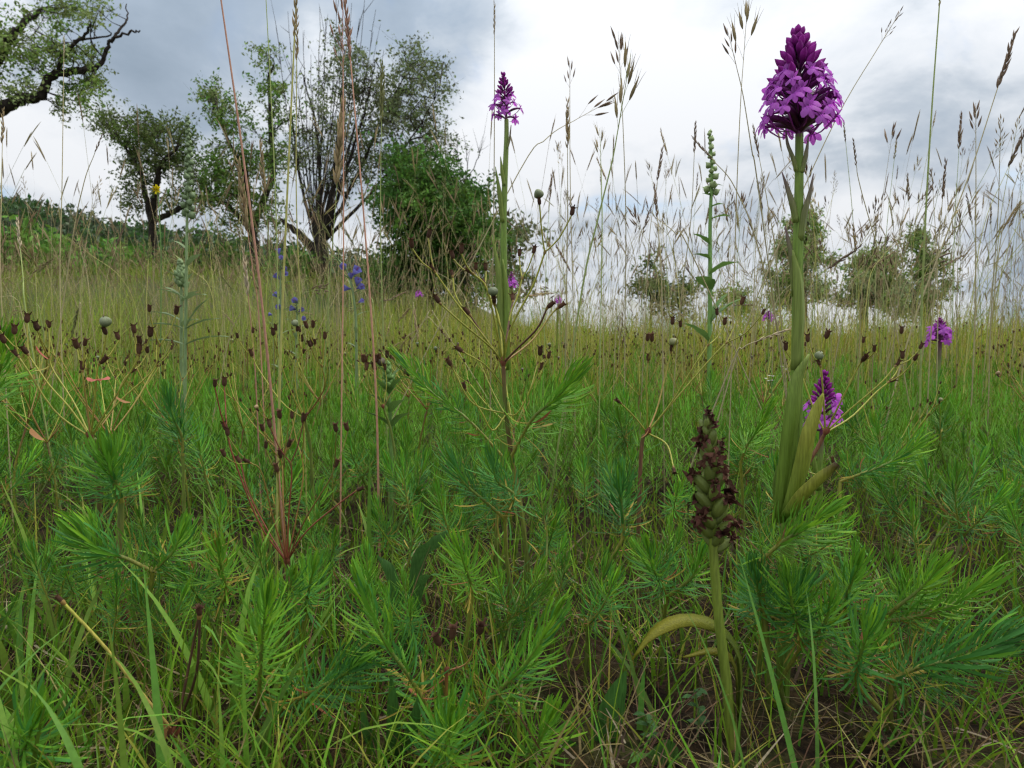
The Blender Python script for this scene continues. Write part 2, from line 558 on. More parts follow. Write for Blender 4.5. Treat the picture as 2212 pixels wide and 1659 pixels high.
def build_tree(name, label, cat, Y, base_px, limbs, blobs, leaf, cols, per=55, depth=0.6, crad=0.30, twig=0.012, group=None, bare=()):
    """limbs: (points in the picture, radius at start, radius at end); blobs: (x, y, rx, ry, clumps)"""
    X0 = XW(base_px, Y); z0 = float(T(X0, Y))
    root = thing(name, label, cat, (X0, Y, z0), group)
    o = np.array((X0, Y, z0))
    bark = np.array((0.040, 0.032, 0.026))
    tb = B(); pts = []
    for n, (pl, r0, r1) in enumerate(limbs):
        dy = 0 if n == 0 else RNG.uniform(-depth, depth)
        q = np.array([P(x, y, Y + dy * k / max(1, len(pl) - 1)) for k, (x, y) in enumerate(pl)])
        if n == 0:
            q[0] = (q[0][0], Y, float(T(q[0][0], Y)) - 0.15)
        m = max(10, len(pl) * 5)
        c = curve(q, m)
        c += RNG.normal(size=c.shape) * min(r0, 0.06) * 0.25
        tb.tube(c - o, [r0, r1], bark, 8)
        w = np.linspace(0, 1, m)
        pts.append(c[w > 0.12] if n else c[w > 0.4])
    tb.build('trunk', M_BARK, root)
    pts = np.concatenate(pts)
    s = Y / FPX
    br = B(); cr = B()
    for (x, y, rx, ry, k) in blobs:
        for _ in range(k):
            a = RNG.uniform(0, 2 * math.pi); rr = math.sqrt(RNG.uniform(0, 1))
            c = P(x + rx * rr * math.cos(a), y + ry * rr * math.sin(a), Y + RNG.normal() * depth)
            dd = np.linalg.norm((pts - c) * np.array((1, 0.5, 1)) + np.array((0, 0, 0.0)), axis=1) + np.maximum(pts[:, 2] - c[2], 0) * 0.8
            st = pts[int(np.argmin(dd + RNG.uniform(0, 0.3, len(dd))))]
            mid = (st + c) / 2 + RNG.normal(size=3) * np.linalg.norm(c - st) * 0.10
            L = np.linalg.norm(c - st)
            path = curve([st, mid, c], 6)
            br.tube(path - o, [twig * (0.7 + min(L, 2.0) * 0.7), twig * 0.25], bark * 1.1, 4)
            col = cols[RNG.integers(len(cols))]
            m = int(per * RNG.uniform(0.5, 1.4))
            # side twigs fan out of the clump's own twig and carry the leaves
            nt = 7
            e = RNG.normal(size=(nt, 3)) * crad * np.array((1.15, 1.15, 0.8)) + (path[5] - path[3]) * 0.35
            for q1 in e:
                br.tube(np.array([path[3], (path[3] + c + q1) / 2 + RNG.normal(size=3) * crad * 0.1, c + q1]) - o, [twig * 0.4, twig * 0.12], bark * 1.1, 3)
            k_ = RNG.integers(0, nt, m); tq = RNG.uniform(0.35, 1.05, (m, 1)) ** 0.8
            q = path[3] * (1 - tq) + (c + e[k_]) * tq + RNG.normal(size=(m, 3)) * leaf * 0.55
            leaf_quads(cr, q - o, leaf, col)
    for (pl, r0) in bare:
        dy = RNG.uniform(-depth, depth)
        q = curve([P(x, y, Y + dy) for x, y in pl], 14)
        q += RNG.normal(size=q.shape) * 0.012
        br.tube(q - o, [r0, r0 * 0.2], bark * 1.15, 4)
        for _ in range(7):
            k = RNG.integers(5, 13)
            d = unit(q[min(k + 1, 13)] - q[k - 1]) + RNG.normal(size=3) * 0.33
            L = RNG.uniform(0.25, 0.7) * Y / 18
            br.tube(np.array([q[k], q[k] + d * L * 0.5 + RNG.normal(size=3) * 0.02, q[k] + d * L]) - o, [r0 * 0.35, r0 * 0.1], bark * 1.15, 3)
    if br.n:
        br.build('branch', M_BARK, root, kind='stuff')
    if cr.n:
        cr.build('crown', M_TLEAF, root, kind='stuff')
    return root


OLIVE = [np.array((0.150, 0.215, 0.046)), np.array((0.118, 0.195, 0.034)), np.array((0.180, 0.225, 0.075))]
SILV = [np.array((0.190, 0.230, 0.095)), np.array((0.160, 0.215, 0.075)), np.array((0.220, 0.245, 0.120))]
DEEP = [np.array((0.085, 0.180, 0.026)), np.array((0.110, 0.210, 0.032)), np.array((0.065, 0.150, 0.026))]

build_tree('gnarled_tree', 'gnarled tree whose long bent limb with a bare dead tip reaches over the meadow', 'tree', 13.0, -330,
           [([(-330, 640), (-300, 500), (-220, 360), (-100, 275), (0, 235), (42, 214), (85, 207), (110, 165), (150, 155), (198, 150)], 0.17, 0.050),
            ([(150, 157), (196, 150), (220, 132), (232, 105), (246, 84), (282, 70), (302, 67)], 0.055, 0.012),
            ([(240, 90), (262, 60), (275, 40), (272, 8)], 0.028, 0.008),
            ([(128, 158), (132, 130), (160, 95), (190, 65), (196, 50)], 0.05, 0.012),
            ([(160, 88), (205, 82), (240, 75), (228, 60)], 0.022, 0.007),
            ([(-100, 275), (-60, 200), (0, 120), (40, 60), (90, 20)], 0.14, 0.03),
            ([(-220, 360), (-260, 200), (-240, 40), (-200, -120)], 0.2, 0.05)],
           [(30, 120, 60, 45, 11), (100, 120, 45, 26, 10), (115, 80, 35, 45, 5), (175, 18, 48, 24, 12), (130, 40, 35, 40, 3), (185, 125, 35, 20, 5),
            (165, 195, 40, 34, 9), (205, 170, 22, 22, 5), (30, 185, 50, 25, 8), (20, 70, 40, 40, 5), (-60, 100, 60, 80, 18), (140, 228, 26, 14, 3), (-150, 0, 90, 120, 20), (60, 25, 50, 25, 4)],
           0.07, OLIVE, 80, 0.6, 0.15, 0.009)

build_tree('forked_tree', 'small round-crowned tree with a dark forked trunk beside the wooded hillside', 'tree', 22.0, 332,
           [([(332, 600), (330, 500), (322, 455), (312, 415), (306, 380), (300, 335)], 0.13, 0.04),
            ([(330, 480), (334, 440), (340, 385), (350, 350), (385, 315)], 0.13, 0.04),
            ([(338, 475), (372, 458), (400, 442), (428, 432), (445, 410)], 0.10, 0.04),
            ([(306, 380), (285, 340), (255, 300), (235, 275)], 0.06, 0.02),
            ([(340, 385), (335, 330), (330, 280)], 0.06, 0.02)],
           [(245, 268, 45, 24, 14), (300, 268, 45, 24, 12), (285, 310, 55, 28, 16), (340, 290, 40, 28, 11), (395, 290, 32, 36, 12), (330, 345, 60, 35, 22),
            (290, 385, 35, 35, 10), (390, 360, 40, 35, 14), (430, 395, 25, 40, 8), (390, 430, 50, 22, 7), (275, 430, 30, 25, 5)],
           0.105, OLIVE, 74, 0.9, 0.23, 0.012)

build_tree('leaning_tree', 'ragged leafy tree with clumped top between forked tree and many-stemmed willow', 'tree', 20.0, 560,
           [([(560, 620), (552, 540), (540, 480), (535, 420), (530, 370), (520, 330)], 0.15, 0.05),
            ([(545, 490), (570, 430), (590, 370), (585, 290), (582, 200), (580, 130)], 0.12, 0.02),
            ([(530, 370), (500, 320), (480, 270), (465, 225)], 0.07, 0.02),
            ([(545, 500), (500, 450), (455, 425), (440, 440)], 0.08, 0.03)],
           [(468, 205, 36, 24, 10), (500, 255, 45, 34, 14), (580, 122, 20, 22, 5), (583, 180, 26, 22, 6), (595, 250, 28, 40, 8), (480, 345, 55, 40, 22),
            (540, 390, 45, 50, 22), (475, 420, 45, 40, 16), (600, 340, 32, 50, 13), (575, 460, 40, 40, 14), (500, 480, 35, 25, 6)],
           0.10, OLIVE + [DEEP[1]], 82, 0.9, 0.22, 0.012)

w_bare = []
for (x1, y1) in ((598, 60), (622, 25), (655, 70), (690, 15), (705, 40), (728, -20), (745, -40), (760, 5), (790, -30), (812, 20), (640, 150), (672, 120), (735, 60), (775, 40), (805, 70), (700, 130), (830, 110)):
    xb = 690 + (x1 - 720) * 0.22
    w_bare.append(([(688, 560), (xb, 460), (xb + (x1 - xb) * 0.42, 330), (xb + (x1 - xb) * 0.78, 180 + (y1 - 30) * 0.4), (x1, y1)], 0.024))
    w_bare.append(([(690, 555), (xb + 6, 440), (xb + 10 + (x1 - xb) * 0.5, 340), (xb + 18 + (x1 - xb) * 0.8, 230 + (y1 - 30) * 0.4), (x1 + random.uniform(0, 40), y1 + random.uniform(60, 160))], 0.017))
build_tree('willow', 'many-stemmed willow with bare upright twigs above thin silvery leaves', 'tree', 17.0, 688,
           [([(688, 610), (690, 570), (692, 535), (700, 500)], 0.30, 0.12),
            ([(690, 545), (660, 520), (630, 492), (605, 475)], 0.13, 0.04),
            ([(700, 520), (720, 400), (735, 260), (742, 110)], 0.055, 0.012),
            ([(696, 520), (690, 380), (680, 260), (650, 150)], 0.05, 0.010),
            ([(705, 510), (770, 380), (820, 270), (880, 150)], 0.055, 0.010),
            ([(705, 515), (800, 420), (870, 330), (950, 190)], 0.05, 0.008),
            ([(700, 510), (745, 380), (790, 230), (810, 130)], 0.05, 0.010),
            ([(690, 520), (655, 420), (640, 320), (625, 230)], 0.045, 0.009)],
           [(890, 108, 26, 22, 8), (915, 160, 45, 32, 15), (860, 190, 45, 45, 20), (800, 220, 50, 60, 22), (760, 150, 40, 60, 15), (720, 250, 50, 70, 20), (840, 280, 50, 50, 24), (920, 250, 45, 32, 14),
            (940, 310, 36, 36, 20), (900, 350, 50, 40, 22), (660, 330, 45, 50, 14), (780, 340, 60, 50, 20), (840, 370, 60, 40, 16), (700, 400, 60, 40, 8), (725, 90, 35, 50, 6), (955, 195, 16, 14, 2)],
           0.085, SILV, 58, 0.9, 0.22, 0.008, bare=w_bare)

build_tree('maple_bush', 'dense dark green bush with rounded outline at the foot of the willow', 'bush', 14.0, 930,
           [([(930, 640), (930, 560), (925, 480), (920, 420)], 0.09, 0.03),
            ([(930, 560), (880, 500), (850, 430)], 0.05, 0.02),
            ([(930, 560), (985, 500), (1015, 440)], 0.05, 0.02)],
           [(880, 345, 26, 24, 8), (965, 372, 24, 26, 8), (1030, 425, 22, 26, 6), (1062, 520, 18, 30, 5), (905, 400, 62, 50, 36), (860, 440, 42, 60, 26), (960, 440, 60, 55, 40), (1010, 460, 45, 45, 26), (900, 490, 75, 50, 44), (985, 520, 70, 45, 42), (1040, 495, 22, 35, 9), (890, 555, 90, 35, 30), (1010, 560, 60, 25, 18), (900, 610, 95, 40, 26), (1000, 615, 70, 40, 20)],
           0.085, [c * 0.82 for c in DEEP], 120, 1.0, 0.19, 0.008)

build_tree('airy_shrub', 'thin airy shrub at the right edge of the dense dark bush', 'shrub', 16.0, 1105,
           [([(1105, 640), (1102, 560), (1098, 500)], 0.05, 0.015)],
           [(1085, 495, 35, 30, 8), (1125, 500, 38, 28, 8), (1110, 540, 50, 30, 10), (1100, 600, 60, 45, 16)],
           0.14, SILV, 30, 0.6, 0.18, 0.008)

build_tree('bare_sapling', 'leafless grey sapling poking out above the dense dark bush', 'sapling', 16.0, 1008,
           [([(1008, 640), (1008, 520), (1006, 430), (1008, 370)], 0.035, 0.012)], [], 0.1, SILV, 1, 0.4, 0.1, 0.006,
           bare=[([(1008, 440), (1012, 390), (1030, 350), (1035, 320)], 0.018), ([(1006, 430), (1000, 380), (990, 340), (980, 320)], 0.016), ([(1008, 400), (1010, 360), (1006, 315)], 0.016)])

build_tree('pillar_tree', 'slim upright grey-green tree standing behind the tallest orchid stem', 'tree', 26.0, 1738,
           [([(1738, 720), (1736, 620), (1740, 540), (1745, 470)], 0.14, 0.03),
            ([(1737, 640), (1710, 600), (1690, 570)], 0.06, 0.02)],
           [(1742, 480, 26, 24, 9), (1748, 525, 40, 26, 13), (1715, 545, 32, 28, 8), (1765, 575, 32, 30, 9), (1705, 600, 40, 30, 13), (1745, 630, 50, 30, 14), (1700, 650, 40, 26, 9)],
           0.14, SILV + OLIVE, 130, 0.9, 0.24, 0.014)

build_tree('arching_tree', 'grey-green tree with a dark bare limb arching down to the grass', 'tree', 23.0, 1868,
           [([(1868, 720), (1866, 650), (1872, 600), (1880, 570)], 0.15, 0.07),
            ([(1868, 590), (1905, 578), (1935, 592), (1962, 622), (1978, 660), (1995, 690)], 0.13, 0.05)],
           [(1900, 560, 45, 28, 15), (1860, 605, 38, 36, 20), (1930, 600, 40, 36, 10), (1880, 640, 50, 30, 12), (1915, 655, 40, 24, 6)],
           0.13, SILV + OLIVE, 140, 0.8, 0.22, 0.013)

build_tree('bushy_tree', 'olive green tree with two stacked crown tufts beyond the arching limb', 'tree', 25.0, 2005,
           [([(2005, 720), (2003, 640), (2000, 580), (1995, 520)], 0.15, 0.04)],
           [(1985, 520, 30, 22, 10), (2005, 560, 30, 28, 12), (2010, 625, 42, 36, 20), (1985, 660, 36, 24, 8)],
           0.13, OLIVE, 140, 0.8, 0.22, 0.013)

for (bx, by, rx, ry, Yb, lab) in ((1405, 590, 34, 34, 26, 'pointed grey-green bush on the skyline beyond the pale grass'),
                                  (1470, 625, 48, 26, 27, 'low spreading bush on the skyline next to the leafy bud-topped herb'),
                                  (1600, 640, 52, 20, 28, 'low dark bush on the skyline left of the slim upright tree')):
    build_tree('skyline_bush', lab, 'bush', float(Yb), bx, [([(bx, 720), (bx, 660), (bx, by)], 0.06, 0.02)],
               [(bx, by, rx * 0.9, ry, 9), (bx + 8, by + 40, rx * 1.3, 28, 9)], 0.14, OLIVE, 100, 0.8, 0.22, 0.012)

for (bx, by, rx, ry, Yb, n_, lab) in ((60, 545, 85, 36, 15, 34, 'bright green bush at the foot of the hillside'),
                                      (240, 560, 70, 30, 17, 22, 'green bush below the small forked tree'),
                                      (450, 560, 70, 26, 18, 18, 'dark low bush between the forked tree and the ragged tree'),
                                      (640, 575, 55, 22, 17, 12, 'dark undergrowth bush left of the willow foot')):
    build_tree('green_bush', lab, 'bush', float(Yb), bx, [([(bx, 680), (bx, 620), (bx, by)], 0.05, 0.02)],
               [(bx, by, rx, ry, n_), (bx, by + 40, rx * 1.1, 26, n_ // 2)], 0.17, DEEP + [OLIVE[1]], 50, 0.8, 0.2, 0.008)

# ------------------------------------------------------------------ meadow grass beyond the spurge (nobody could count it)


def field_points(n, y0, y1, powr=1.0, xl=-0.80, xr=0.80):
    """random ground points in the wedge seen by the camera and a bit beyond"""
    u = RNG.uniform(0, 1, n)
    Y = (y0 ** (1 - powr) + u * (y1 ** (1 - powr) - y0 ** (1 - powr))) ** (1 / (1 - powr)) if powr != 1 else y0 * (y1 / y0) ** u
    X = RNG.uniform(xl, xr, n) * (Y + 0.25)
    return np.stack([X, Y, T(X, Y)], 1)


def mixcol(n, cols, wts):
    k = RNG.choice(len(cols), n, p=np.array(wts) / sum(wts))
    return np.array(cols)[k]


def build_meadow():
    leafc = [(0.210, 0.290, 0.022), (0.290, 0.310, 0.032), (0.410, 0.345, 0.070), (0.460, 0.360, 0.120), (0.140, 0.250, 0.018)]
    b = B()
    for (n, y0, y1, l0, l1, w, powr) in ((5500, 1.55, 2.6, 0.14, 0.42, 0.0018, 1.0), (10500, 2.3, 6.0, 0.2, 0.52, 0.0028, 1.0),
                                         (13000, 5.0, 15.0, 0.3, 0.62, 0.0062, 1.0), (12000, 12.0, 38.0, 0.3, 0.62, 0.015, 1.0)):
        p = field_points(n, y0, y1, powr)
        f = 3.2 / (0.6 + 0.16 * p[:, 1])
        cl = 0.5 + 0.25 * np.sin(p[:, 0] * f * 2.3 + 1.7 * np.sin(p[:, 1] * f)) + 0.25 * np.sin(p[:, 1] * f * 1.9 + 2.1 * np.sin(p[:, 0] * f * 1.3))
        kp = RNG.uniform(size=n) < 0.35 + 0.75 * cl
        p = p[kp]; cl = cl[kp]; n = len(p)
        left = sm((-p[:, 0] / p[:, 1] + 0.1) / 0.5)
        c = mixcol(n, leafc, (3, 3, 2.4, 1.6, 2))
        c = c * (1 - 0.55 * left[:, None]) + np.array((0.17, 0.26, 0.035)) * 0.55 * left[:, None]
        L = RNG.uniform(l0, l1, n) * RNG.uniform(0.6, 1.0, n) * (0.7 + 0.5 * cl)
        c = c * (0.75 + 0.45 * cl)[:, None]
        # shorter at the front edge, where the spurge takes over
        if y0 < 2:
            L *= 0.55 + 0.45 * sm((p[:, 1] - 1.4) / 1.0)
        b.blades(p, RNG.uniform(0, 6.283, n), L, np.full(n, w) * RNG.uniform(0.7, 1.4, n), np.abs(RNG.normal(0, 0.24, n)), RNG.uniform(-0.2, 1.0, n),
                 c, c * RNG.uniform(0.9, 1.35, (n, 1)) + np.array((0.02, 0.008, 0.0)), 4, tw=RNG.uniform(0, 6.283, n))
    b.build('meadow_grass', M_GRASS, kind='stuff', label='dense olive and tan meadow grass covering the field behind the spurge', category='grass')
    # flowering stalks too many to count
    s = B(); h = B()
    for (n, y0, y1, l0, l1, w, hl) in ((600, 1.7, 3.2, 0.45, 0.78, 0.0011, 0.06), (950, 3.0, 7.0, 0.5, 0.85, 0.0016, 0.075),
                                       (1500, 6.5, 14.0, 0.42, 0.75, 0.0038, 0.08), (900, 13.0, 30.0, 0.4, 0.6, 0.009, 0.10)):
        p = field_points(n, y0, y1)
        c = mixcol(n, [(0.38, 0.33, 0.14), (0.46, 0.35, 0.18), (0.30, 0.32, 0.09), (0.38, 0.26, 0.15)], (3, 2, 3, 1))
        L = RNG.uniform(l0, l1, n)
        az = RNG.uniform(0, 6.283, n); ln = np.abs(RNG.normal(0, 0.16, n)); bd = np.abs(RNG.normal(0, 0.42, n))
        tip, th = s.blades(p, az, L, np.full(n, w), ln, bd, c, c * 1.1, 5, tw=RNG.uniform(0, 6.283, n), prof=[1, .8, .7])
        hc = mixcol(n, [(0.38, 0.28, 0.15), (0.47, 0.36, 0.20), (0.32, 0.22, 0.13), (0.41, 0.35, 0.16)], (3, 3, 2, 2))
        for q in range(3):
            h.blades(tip - np.array((0, 0, 0.004)), az, np.full(n, hl) * RNG.uniform(0.7, 1.3, n), np.full(n, w * 3.3), th + RNG.normal(0, 0.05, n), RNG.uniform(0, 0.3, n), hc, hc,
                     5, tw=np.full(n, 1.05 * q) + RNG.uniform(-.3, .3, n), prof=[.25, .9, .55, 1.0, .6, .75, .12])
    s.build('grass_stalks', M_CULM, kind='stuff', label='thin dry flowering stalks standing in the far meadow grass', category='grass')
    h.build('grass_seed_heads', M_DRY, kind='stuff', label='tan seed heads topping the far meadow grass stalks', category='grass')


build_meadow()


def build_near_cover():
    # short green grass
    b = B()
    n = 15000
    p = field_points(n, 0.24, 2.3, 1.0, -0.9, 0.9)
    p = p[~((p[:, 1] < 0.47) & (p[:, 0] > 0.0) & (p[:, 0] < 0.3) & (RNG.uniform(size=n) < 0.8))]; n = len(p)
    c = mixcol(n, [(0.125, 0.235, 0.016), (0.170, 0.265, 0.020), (0.085, 0.190, 0.018), (0.28, 0.27, 0.045)], (4, 3, 4, 1.5))
    b.blades(p, RNG.uniform(0, 6.283, n), RNG.uniform(0.03, 0.10, n), RNG.uniform(0.0010, 0.0024, n), RNG.uniform(0.0, 0.7, n), RNG.uniform(0.0, 1.3, n), c, c * 1.15, 5, tw=RNG.uniform(0, 6.283, n))
    n = 170   # broad blades, mostly at the left of the clearing
    x = RNG.uniform(-0.45, -0.12, n); y = RNG.uniform(0.27, 0.62, n)
    p = np.stack([x, y, T(x, y)], 1)
    c = mixcol(n, [(0.130, 0.240, 0.028), (0.165, 0.270, 0.036), (0.095, 0.190, 0.028)], (3, 3, 2))
    b.blades(p, RNG.uniform(0, 6.283, n), RNG.uniform(0.06, 0.16, n), RNG.uniform(0.003, 0.0058, n), RNG.uniform(0.0, 0.6, n), RNG.uniform(0.1, 1.5, n), c, c * 1.1, 7)
    n = 60
    x = RNG.uniform(0.05, 0.5, n); y = RNG.uniform(0.27, 0.65, n)
    p = np.stack([x, y, T(x, y)], 1)
    b.blades(p, RNG.uniform(0, 6.283, n), RNG.uniform(0.05, 0.15, n), RNG.uniform(0.002, 0.0045, n), RNG.uniform(0.0, 0.6, n), RNG.uniform(0.1, 1.5, n), mixcol(n, [(0.085, 0.21, 0.030), (0.11, 0.22, 0.04)], (3, 3)), mixcol(n, [(0.10, 0.23, 0.035)], (1,)), 7)
    b.build('short_grass', M_GRASS, kind='stuff', label='short green grass growing between the spurge stems', category='grass')
    # dry litter
    d = B()
    n = 7000
    p = field_points(n, 0.22, 2.0, 1.0, -0.9, 0.9); p[:, 2] += RNG.uniform(0.001, 0.016, n)
    c = mixcol(n, [(0.34, 0.26, 0.14), (0.20, 0.14, 0.07), (0.46, 0.38, 0.24), (0.08, 0.05, 0.03)], (3, 3, 1.5, 3))
    d.blades(p, RNG.uniform(0, 6.283, n), RNG.uniform(0.012, 0.07, n), RNG.uniform(0.0007, 0.0024, n), RNG.uniform(1.1, 1.65, n), RNG.uniform(-0.4, 0.5, n), c, c, 3, tw=RNG.uniform(0, 6.283, n))
    n = 2600
    p = field_points(n, 0.25, 1.4, 1.0, -0.9, 0.9)
    c = mixcol(n, [(0.34, 0.27, 0.10), (0.26, 0.15, 0.07), (0.15, 0.08, 0.045), (0.42, 0.33, 0.06)], (3, 2, 2, 1))
    d.blades(p, RNG.uniform(0, 6.283, n), RNG.uniform(0.03, 0.12, n), RNG.uniform(0.0007, 0.0016, n), RNG.uniform(0.3, 1.2, n), RNG.uniform(0.2, 1.6, n), c, c, 5, tw=RNG.uniform(0, 6.283, n))
    d.build('dry_litter', M_DRY, kind='stuff', label='dry straw and dead stems littering the soil', category='litter')
    # moss cushions
    m = B()
    n = 12000
    k = 150
    cx = RNG.uniform(-0.75, 0.75, k); cy = RNG.uniform(0.26, 1.1, k); cc = RNG.integers(0, k, n)
    x = cx[cc] + RNG.normal(0, 0.022, n); y = cy[cc] + RNG.normal(0, 0.022, n)
    p = np.stack([x, y, T(x, y) + 0.0], 1)
    c = mixcol(n, [(0.060, 0.075, 0.016), (0.095, 0.095, 0.022), (0.055, 0.045, 0.018), (0.10, 0.07, 0.025)], (3, 2, 2, 2))
    m.blades(p, RNG.uniform(0, 6.283, n), RNG.uniform(0.006, 0.016, n), RNG.uniform(0.0010, 0.0022, n), RNG.uniform(0.0, 1.2, n), RNG.uniform(0.0, 0.8, n), c, c * 1.2, 2, tw=RNG.uniform(0, 6.283, n))
    m.build('moss', M_GRASS, kind='stuff', label='brownish green moss cushions on the dark soil', category='moss')


build_near_cover()

# ------------------------------------------------------------------ spurge


def leaf_template(bend, width=0.062, n=6):
    """one needle leaf, length 1 along +X, upper side +Z"""
    t = np.linspace(0, 1, n)
    ang = bend * t
    x = np.concatenate([[0], np.cumsum(np.cos((ang[1:] + ang[:-1]) / 2)) / (n - 1)])
    z = np.concatenate([[0], np.cumsum(np.sin((ang[1:] + ang[:-1]) / 2)) / (n - 1)])
    path = np.stack([x, np.zeros(n), z], 1)
    w = width * np.interp(t, [0, 0.12, 0.4, 0.75, 0.93, 1.0], [0.35, 0.6, 0.85, 1.0, 0.85, 0.30])
    bb = B()
    bb.ribbon(path, w, np.array((0, -1.0, 0)), np.array((1.0, 1, 1)), fold=0.35)
    return bb.V[0], bb.F[0]


LEAF_T = [leaf_template(b) for b in (0.75, 0.35, 0.6, 1.0, -0.6)]
G_BLUE = np.array((0.062, 0.190, 0.038))
LEAF_C = {'blue': G_BLUE, 'tip': G_TIP, 'mid': G_MID, 'low': G_LOW, 'yellow': G_YEL, 'red': G_RED}
LEAF_ME = {}
for cn, cc_ in LEAF_C.items():
    for k, (V_, F_) in enumerate(LEAF_T):
        b_ = B(); b_.add(V_, F_, np.repeat(np.stack([cc_ * f for f in np.linspace(1.12, 0.95, 6)]), 3, 0))
        LEAF_ME[cn, k] = b_.mesh('needle_leaf', M_LEAF)


def shoot_leaves(axis, n, L, rng, dense_from=0.0, droop=1.0, tuft=1.0):
    """frames of the leaves set spirally on a shoot axis: (matrix, colour, template)"""
    axis = np.asarray(axis); m = len(axis)
    tg = np.gradient(axis, axis=0)
    out = []
    for i in range(n):
        t = dense_from + (1 - dense_from) * max(0.0, (i + rng.uniform(-0.4, 0.4)) / (n - 1)) ** 0.85
        t = min(max(t, 0), 1)
        f = t * (m - 1); k = min(int(f), m - 2); f -= k
        pos = axis[k] * (1 - f) + axis[k + 1] * f
        d = unit(tg[k] * (1 - f) + tg[k + 1] * f)
        u = unit(np.cross(d, (0.3, 0.8, 0.21))); w = np.cross(d, u)
        a = i * 2.39996 + rng.uniform(-0.35, 0.35)
        out_v = u * math.cos(a) + w * math.sin(a)
        inc = rad(np.interp(t, [0, 0.35, 0.7, 0.9, 1.0], [102, 84, 62, 38, 12])) * droop + rng.normal(0, 0.10)
        dr = d * math.cos(inc) + out_v * math.sin(inc)
        dr = unit(dr + np.array((0, 0, 0.10 - 0.10 * (1 - t))))
        ll = L * np.interp(t, [0, 0.3, 0.75, 0.93, 1.0], [0.85, 1.05, 1.0, 0.8, 0.5]) * rng.uniform(0.66, 1.22)
        if t > 0.94:
            c = 'tip'
        elif t > 0.55:
            c = 'tip' if rng.uniform() < 0.22 else ('mid' if rng.uniform() < 0.8 else 'low')
        else:
            c = 'mid' if rng.uniform() < 0.45 else 'low'
        if t < 0.35 and rng.uniform() < 0.17:
            c = 'yellow' if rng.uniform() < 0.8 else 'red'
        tp = int(rng.integers(0, 4)) if t < 0.8 else int(rng.integers(2, 4))
        if t < 0.2:
            tp = int(rng.choice([0, 1, 3, 4]))
        out.append((frame(pos, dr, d, ll), c, tp))
    return out


def joined_leaves(frames, base=np.zeros(3)):
    b = B()
    for m, c, k in frames:
        V, F = LEAF_T[k]
        b.add(V @ m[:3, :3].T + m[:3, 3] - base, F, LEAF_C[c] * RNG.uniform(0.85, 1.15))
    return b


def tinted(label, c):
    u = RNG.uniform()
    if 'blue-green' in label or 'dark' in label:
        return {'tip': 'mid', 'mid': 'low' if u < 0.4 else 'blue', 'low': 'blue'}.get(c, c)
    if 'bright' in label or 'fresh' in label or 'pale' in label:
        return {'mid': 'tip' if u < 0.4 else 'mid', 'low': 'mid'}.get(c, c)
    if 'yellowish' in label:
        return 'yellow' if u < 0.16 else {'low': 'mid', 'mid': 'tip' if u < 0.6 else 'mid'}.get(c, c)
    return c


def hero_spurge(label, ground_x, Yg, node, Yn, shoots, leafL=0.026, group=None, stem_col=None, stem_r=0.0016, lower=14):
    """leafy spurge: stem from the ground to a picture point, leafy shoots given as picture polylines"""
    X0 = XW(ground_x, Yg); z0 = float(T(X0, Yg))
    o = np.array((X0, Yg, z0))
    root = thing('leafy_spurge', label, 'spurge', o, group)
    g = np.array((X0, Yg, z0 - 0.01)); nd = P(node[0], node[1], Yn)
    st = curve([g, (g + nd) / 2 + RNG.normal(size=3) * 0.006, nd], 12)
    sc = stem_col if stem_col is not None else [STEM_G * 0.8, STEM_G, STEM_Y * 0.8]
    sb = B(); sb.tube(st - o, [stem_r * 1.15, stem_r * 0.9], sc, 7)
    stem = sb.build('stem', M_STEM, root)
    if lower:
        for m, c, k in shoot_leaves(st[2:], lower, leafL * 0.8, RNG, 0.05, 1.05):
            if c in ('tip',):
                c = 'mid'
            m = m.copy(); m[:3, 3] -= o
            link('needle_leaf', LEAF_ME[c, k], stem, MM(m))
    for (pts, n, ls) in shoots:
        q = [nd] + [P(x, y, Y) for (x, y, Y) in pts]
        ax = curve(q, 14)
        tb = B(); tb.tube(ax - o, [stem_r * 0.95, stem_r * 0.75, stem_r * 0.4], [STEM_Y * 0.8 + STEM_R * 0.15, STEM_G, G_TIP * 0.8], 6)
        sh = tb.build('shoot', M_STEM, root)
        for m, c, k in shoot_leaves(ax, int(n * 1.75), leafL * ls * 0.88, RNG, 0.06):
            c = tinted(label, c)
            m = m.copy(); m[:3, 3] -= o
            link('needle_leaf', LEAF_ME[c, k], sh, MM(m))
    return root


# the big, well visible leafy spurges: (label, ground x, Yg, node, Yn, shoots)
hero_spurge('leafy spurge with a broad bright plume leaning right beside the tall fruiting spurge', 1120, 0.60, (1105, 985), 0.585,
            [([(1150, 905, 0.575), (1200, 862, 0.57), (1250, 805, 0.56)], 110, 1.25)], 0.027, lower=8)
hero_spurge('leafy spurge with a plume leaning left across the tall fruiting spurge', 1090, 0.64, (1085, 985), 0.63,
            [([(1010, 905, 0.63), (930, 845, 0.64), (855, 765, 0.65)], 100, 1.0)], 0.027, lower=8)
hero_spurge('dark green leafy spurge with two low tufts before the tall fruiting spurge', 1130, 0.53, (1090, 1120), 0.52,
            [([(1050, 1085, 0.515), (1000, 1040, 0.51), (975, 990, 0.51)], 80, 1.0), ([(1110, 1070, 0.51), (1075, 1040, 0.505), (1060, 985, 0.50)], 70, 0.95)], 0.026)
hero_spurge('blue-green leafy spurge with one dense upright brush on a bare slanting stem', 1265, 0.50, (1345, 1165), 0.49,
            [([(1345, 1120, 0.49), (1340, 1075, 0.49), (1338, 1035, 0.485)], 105, 1.05)], 0.026, lower=9)
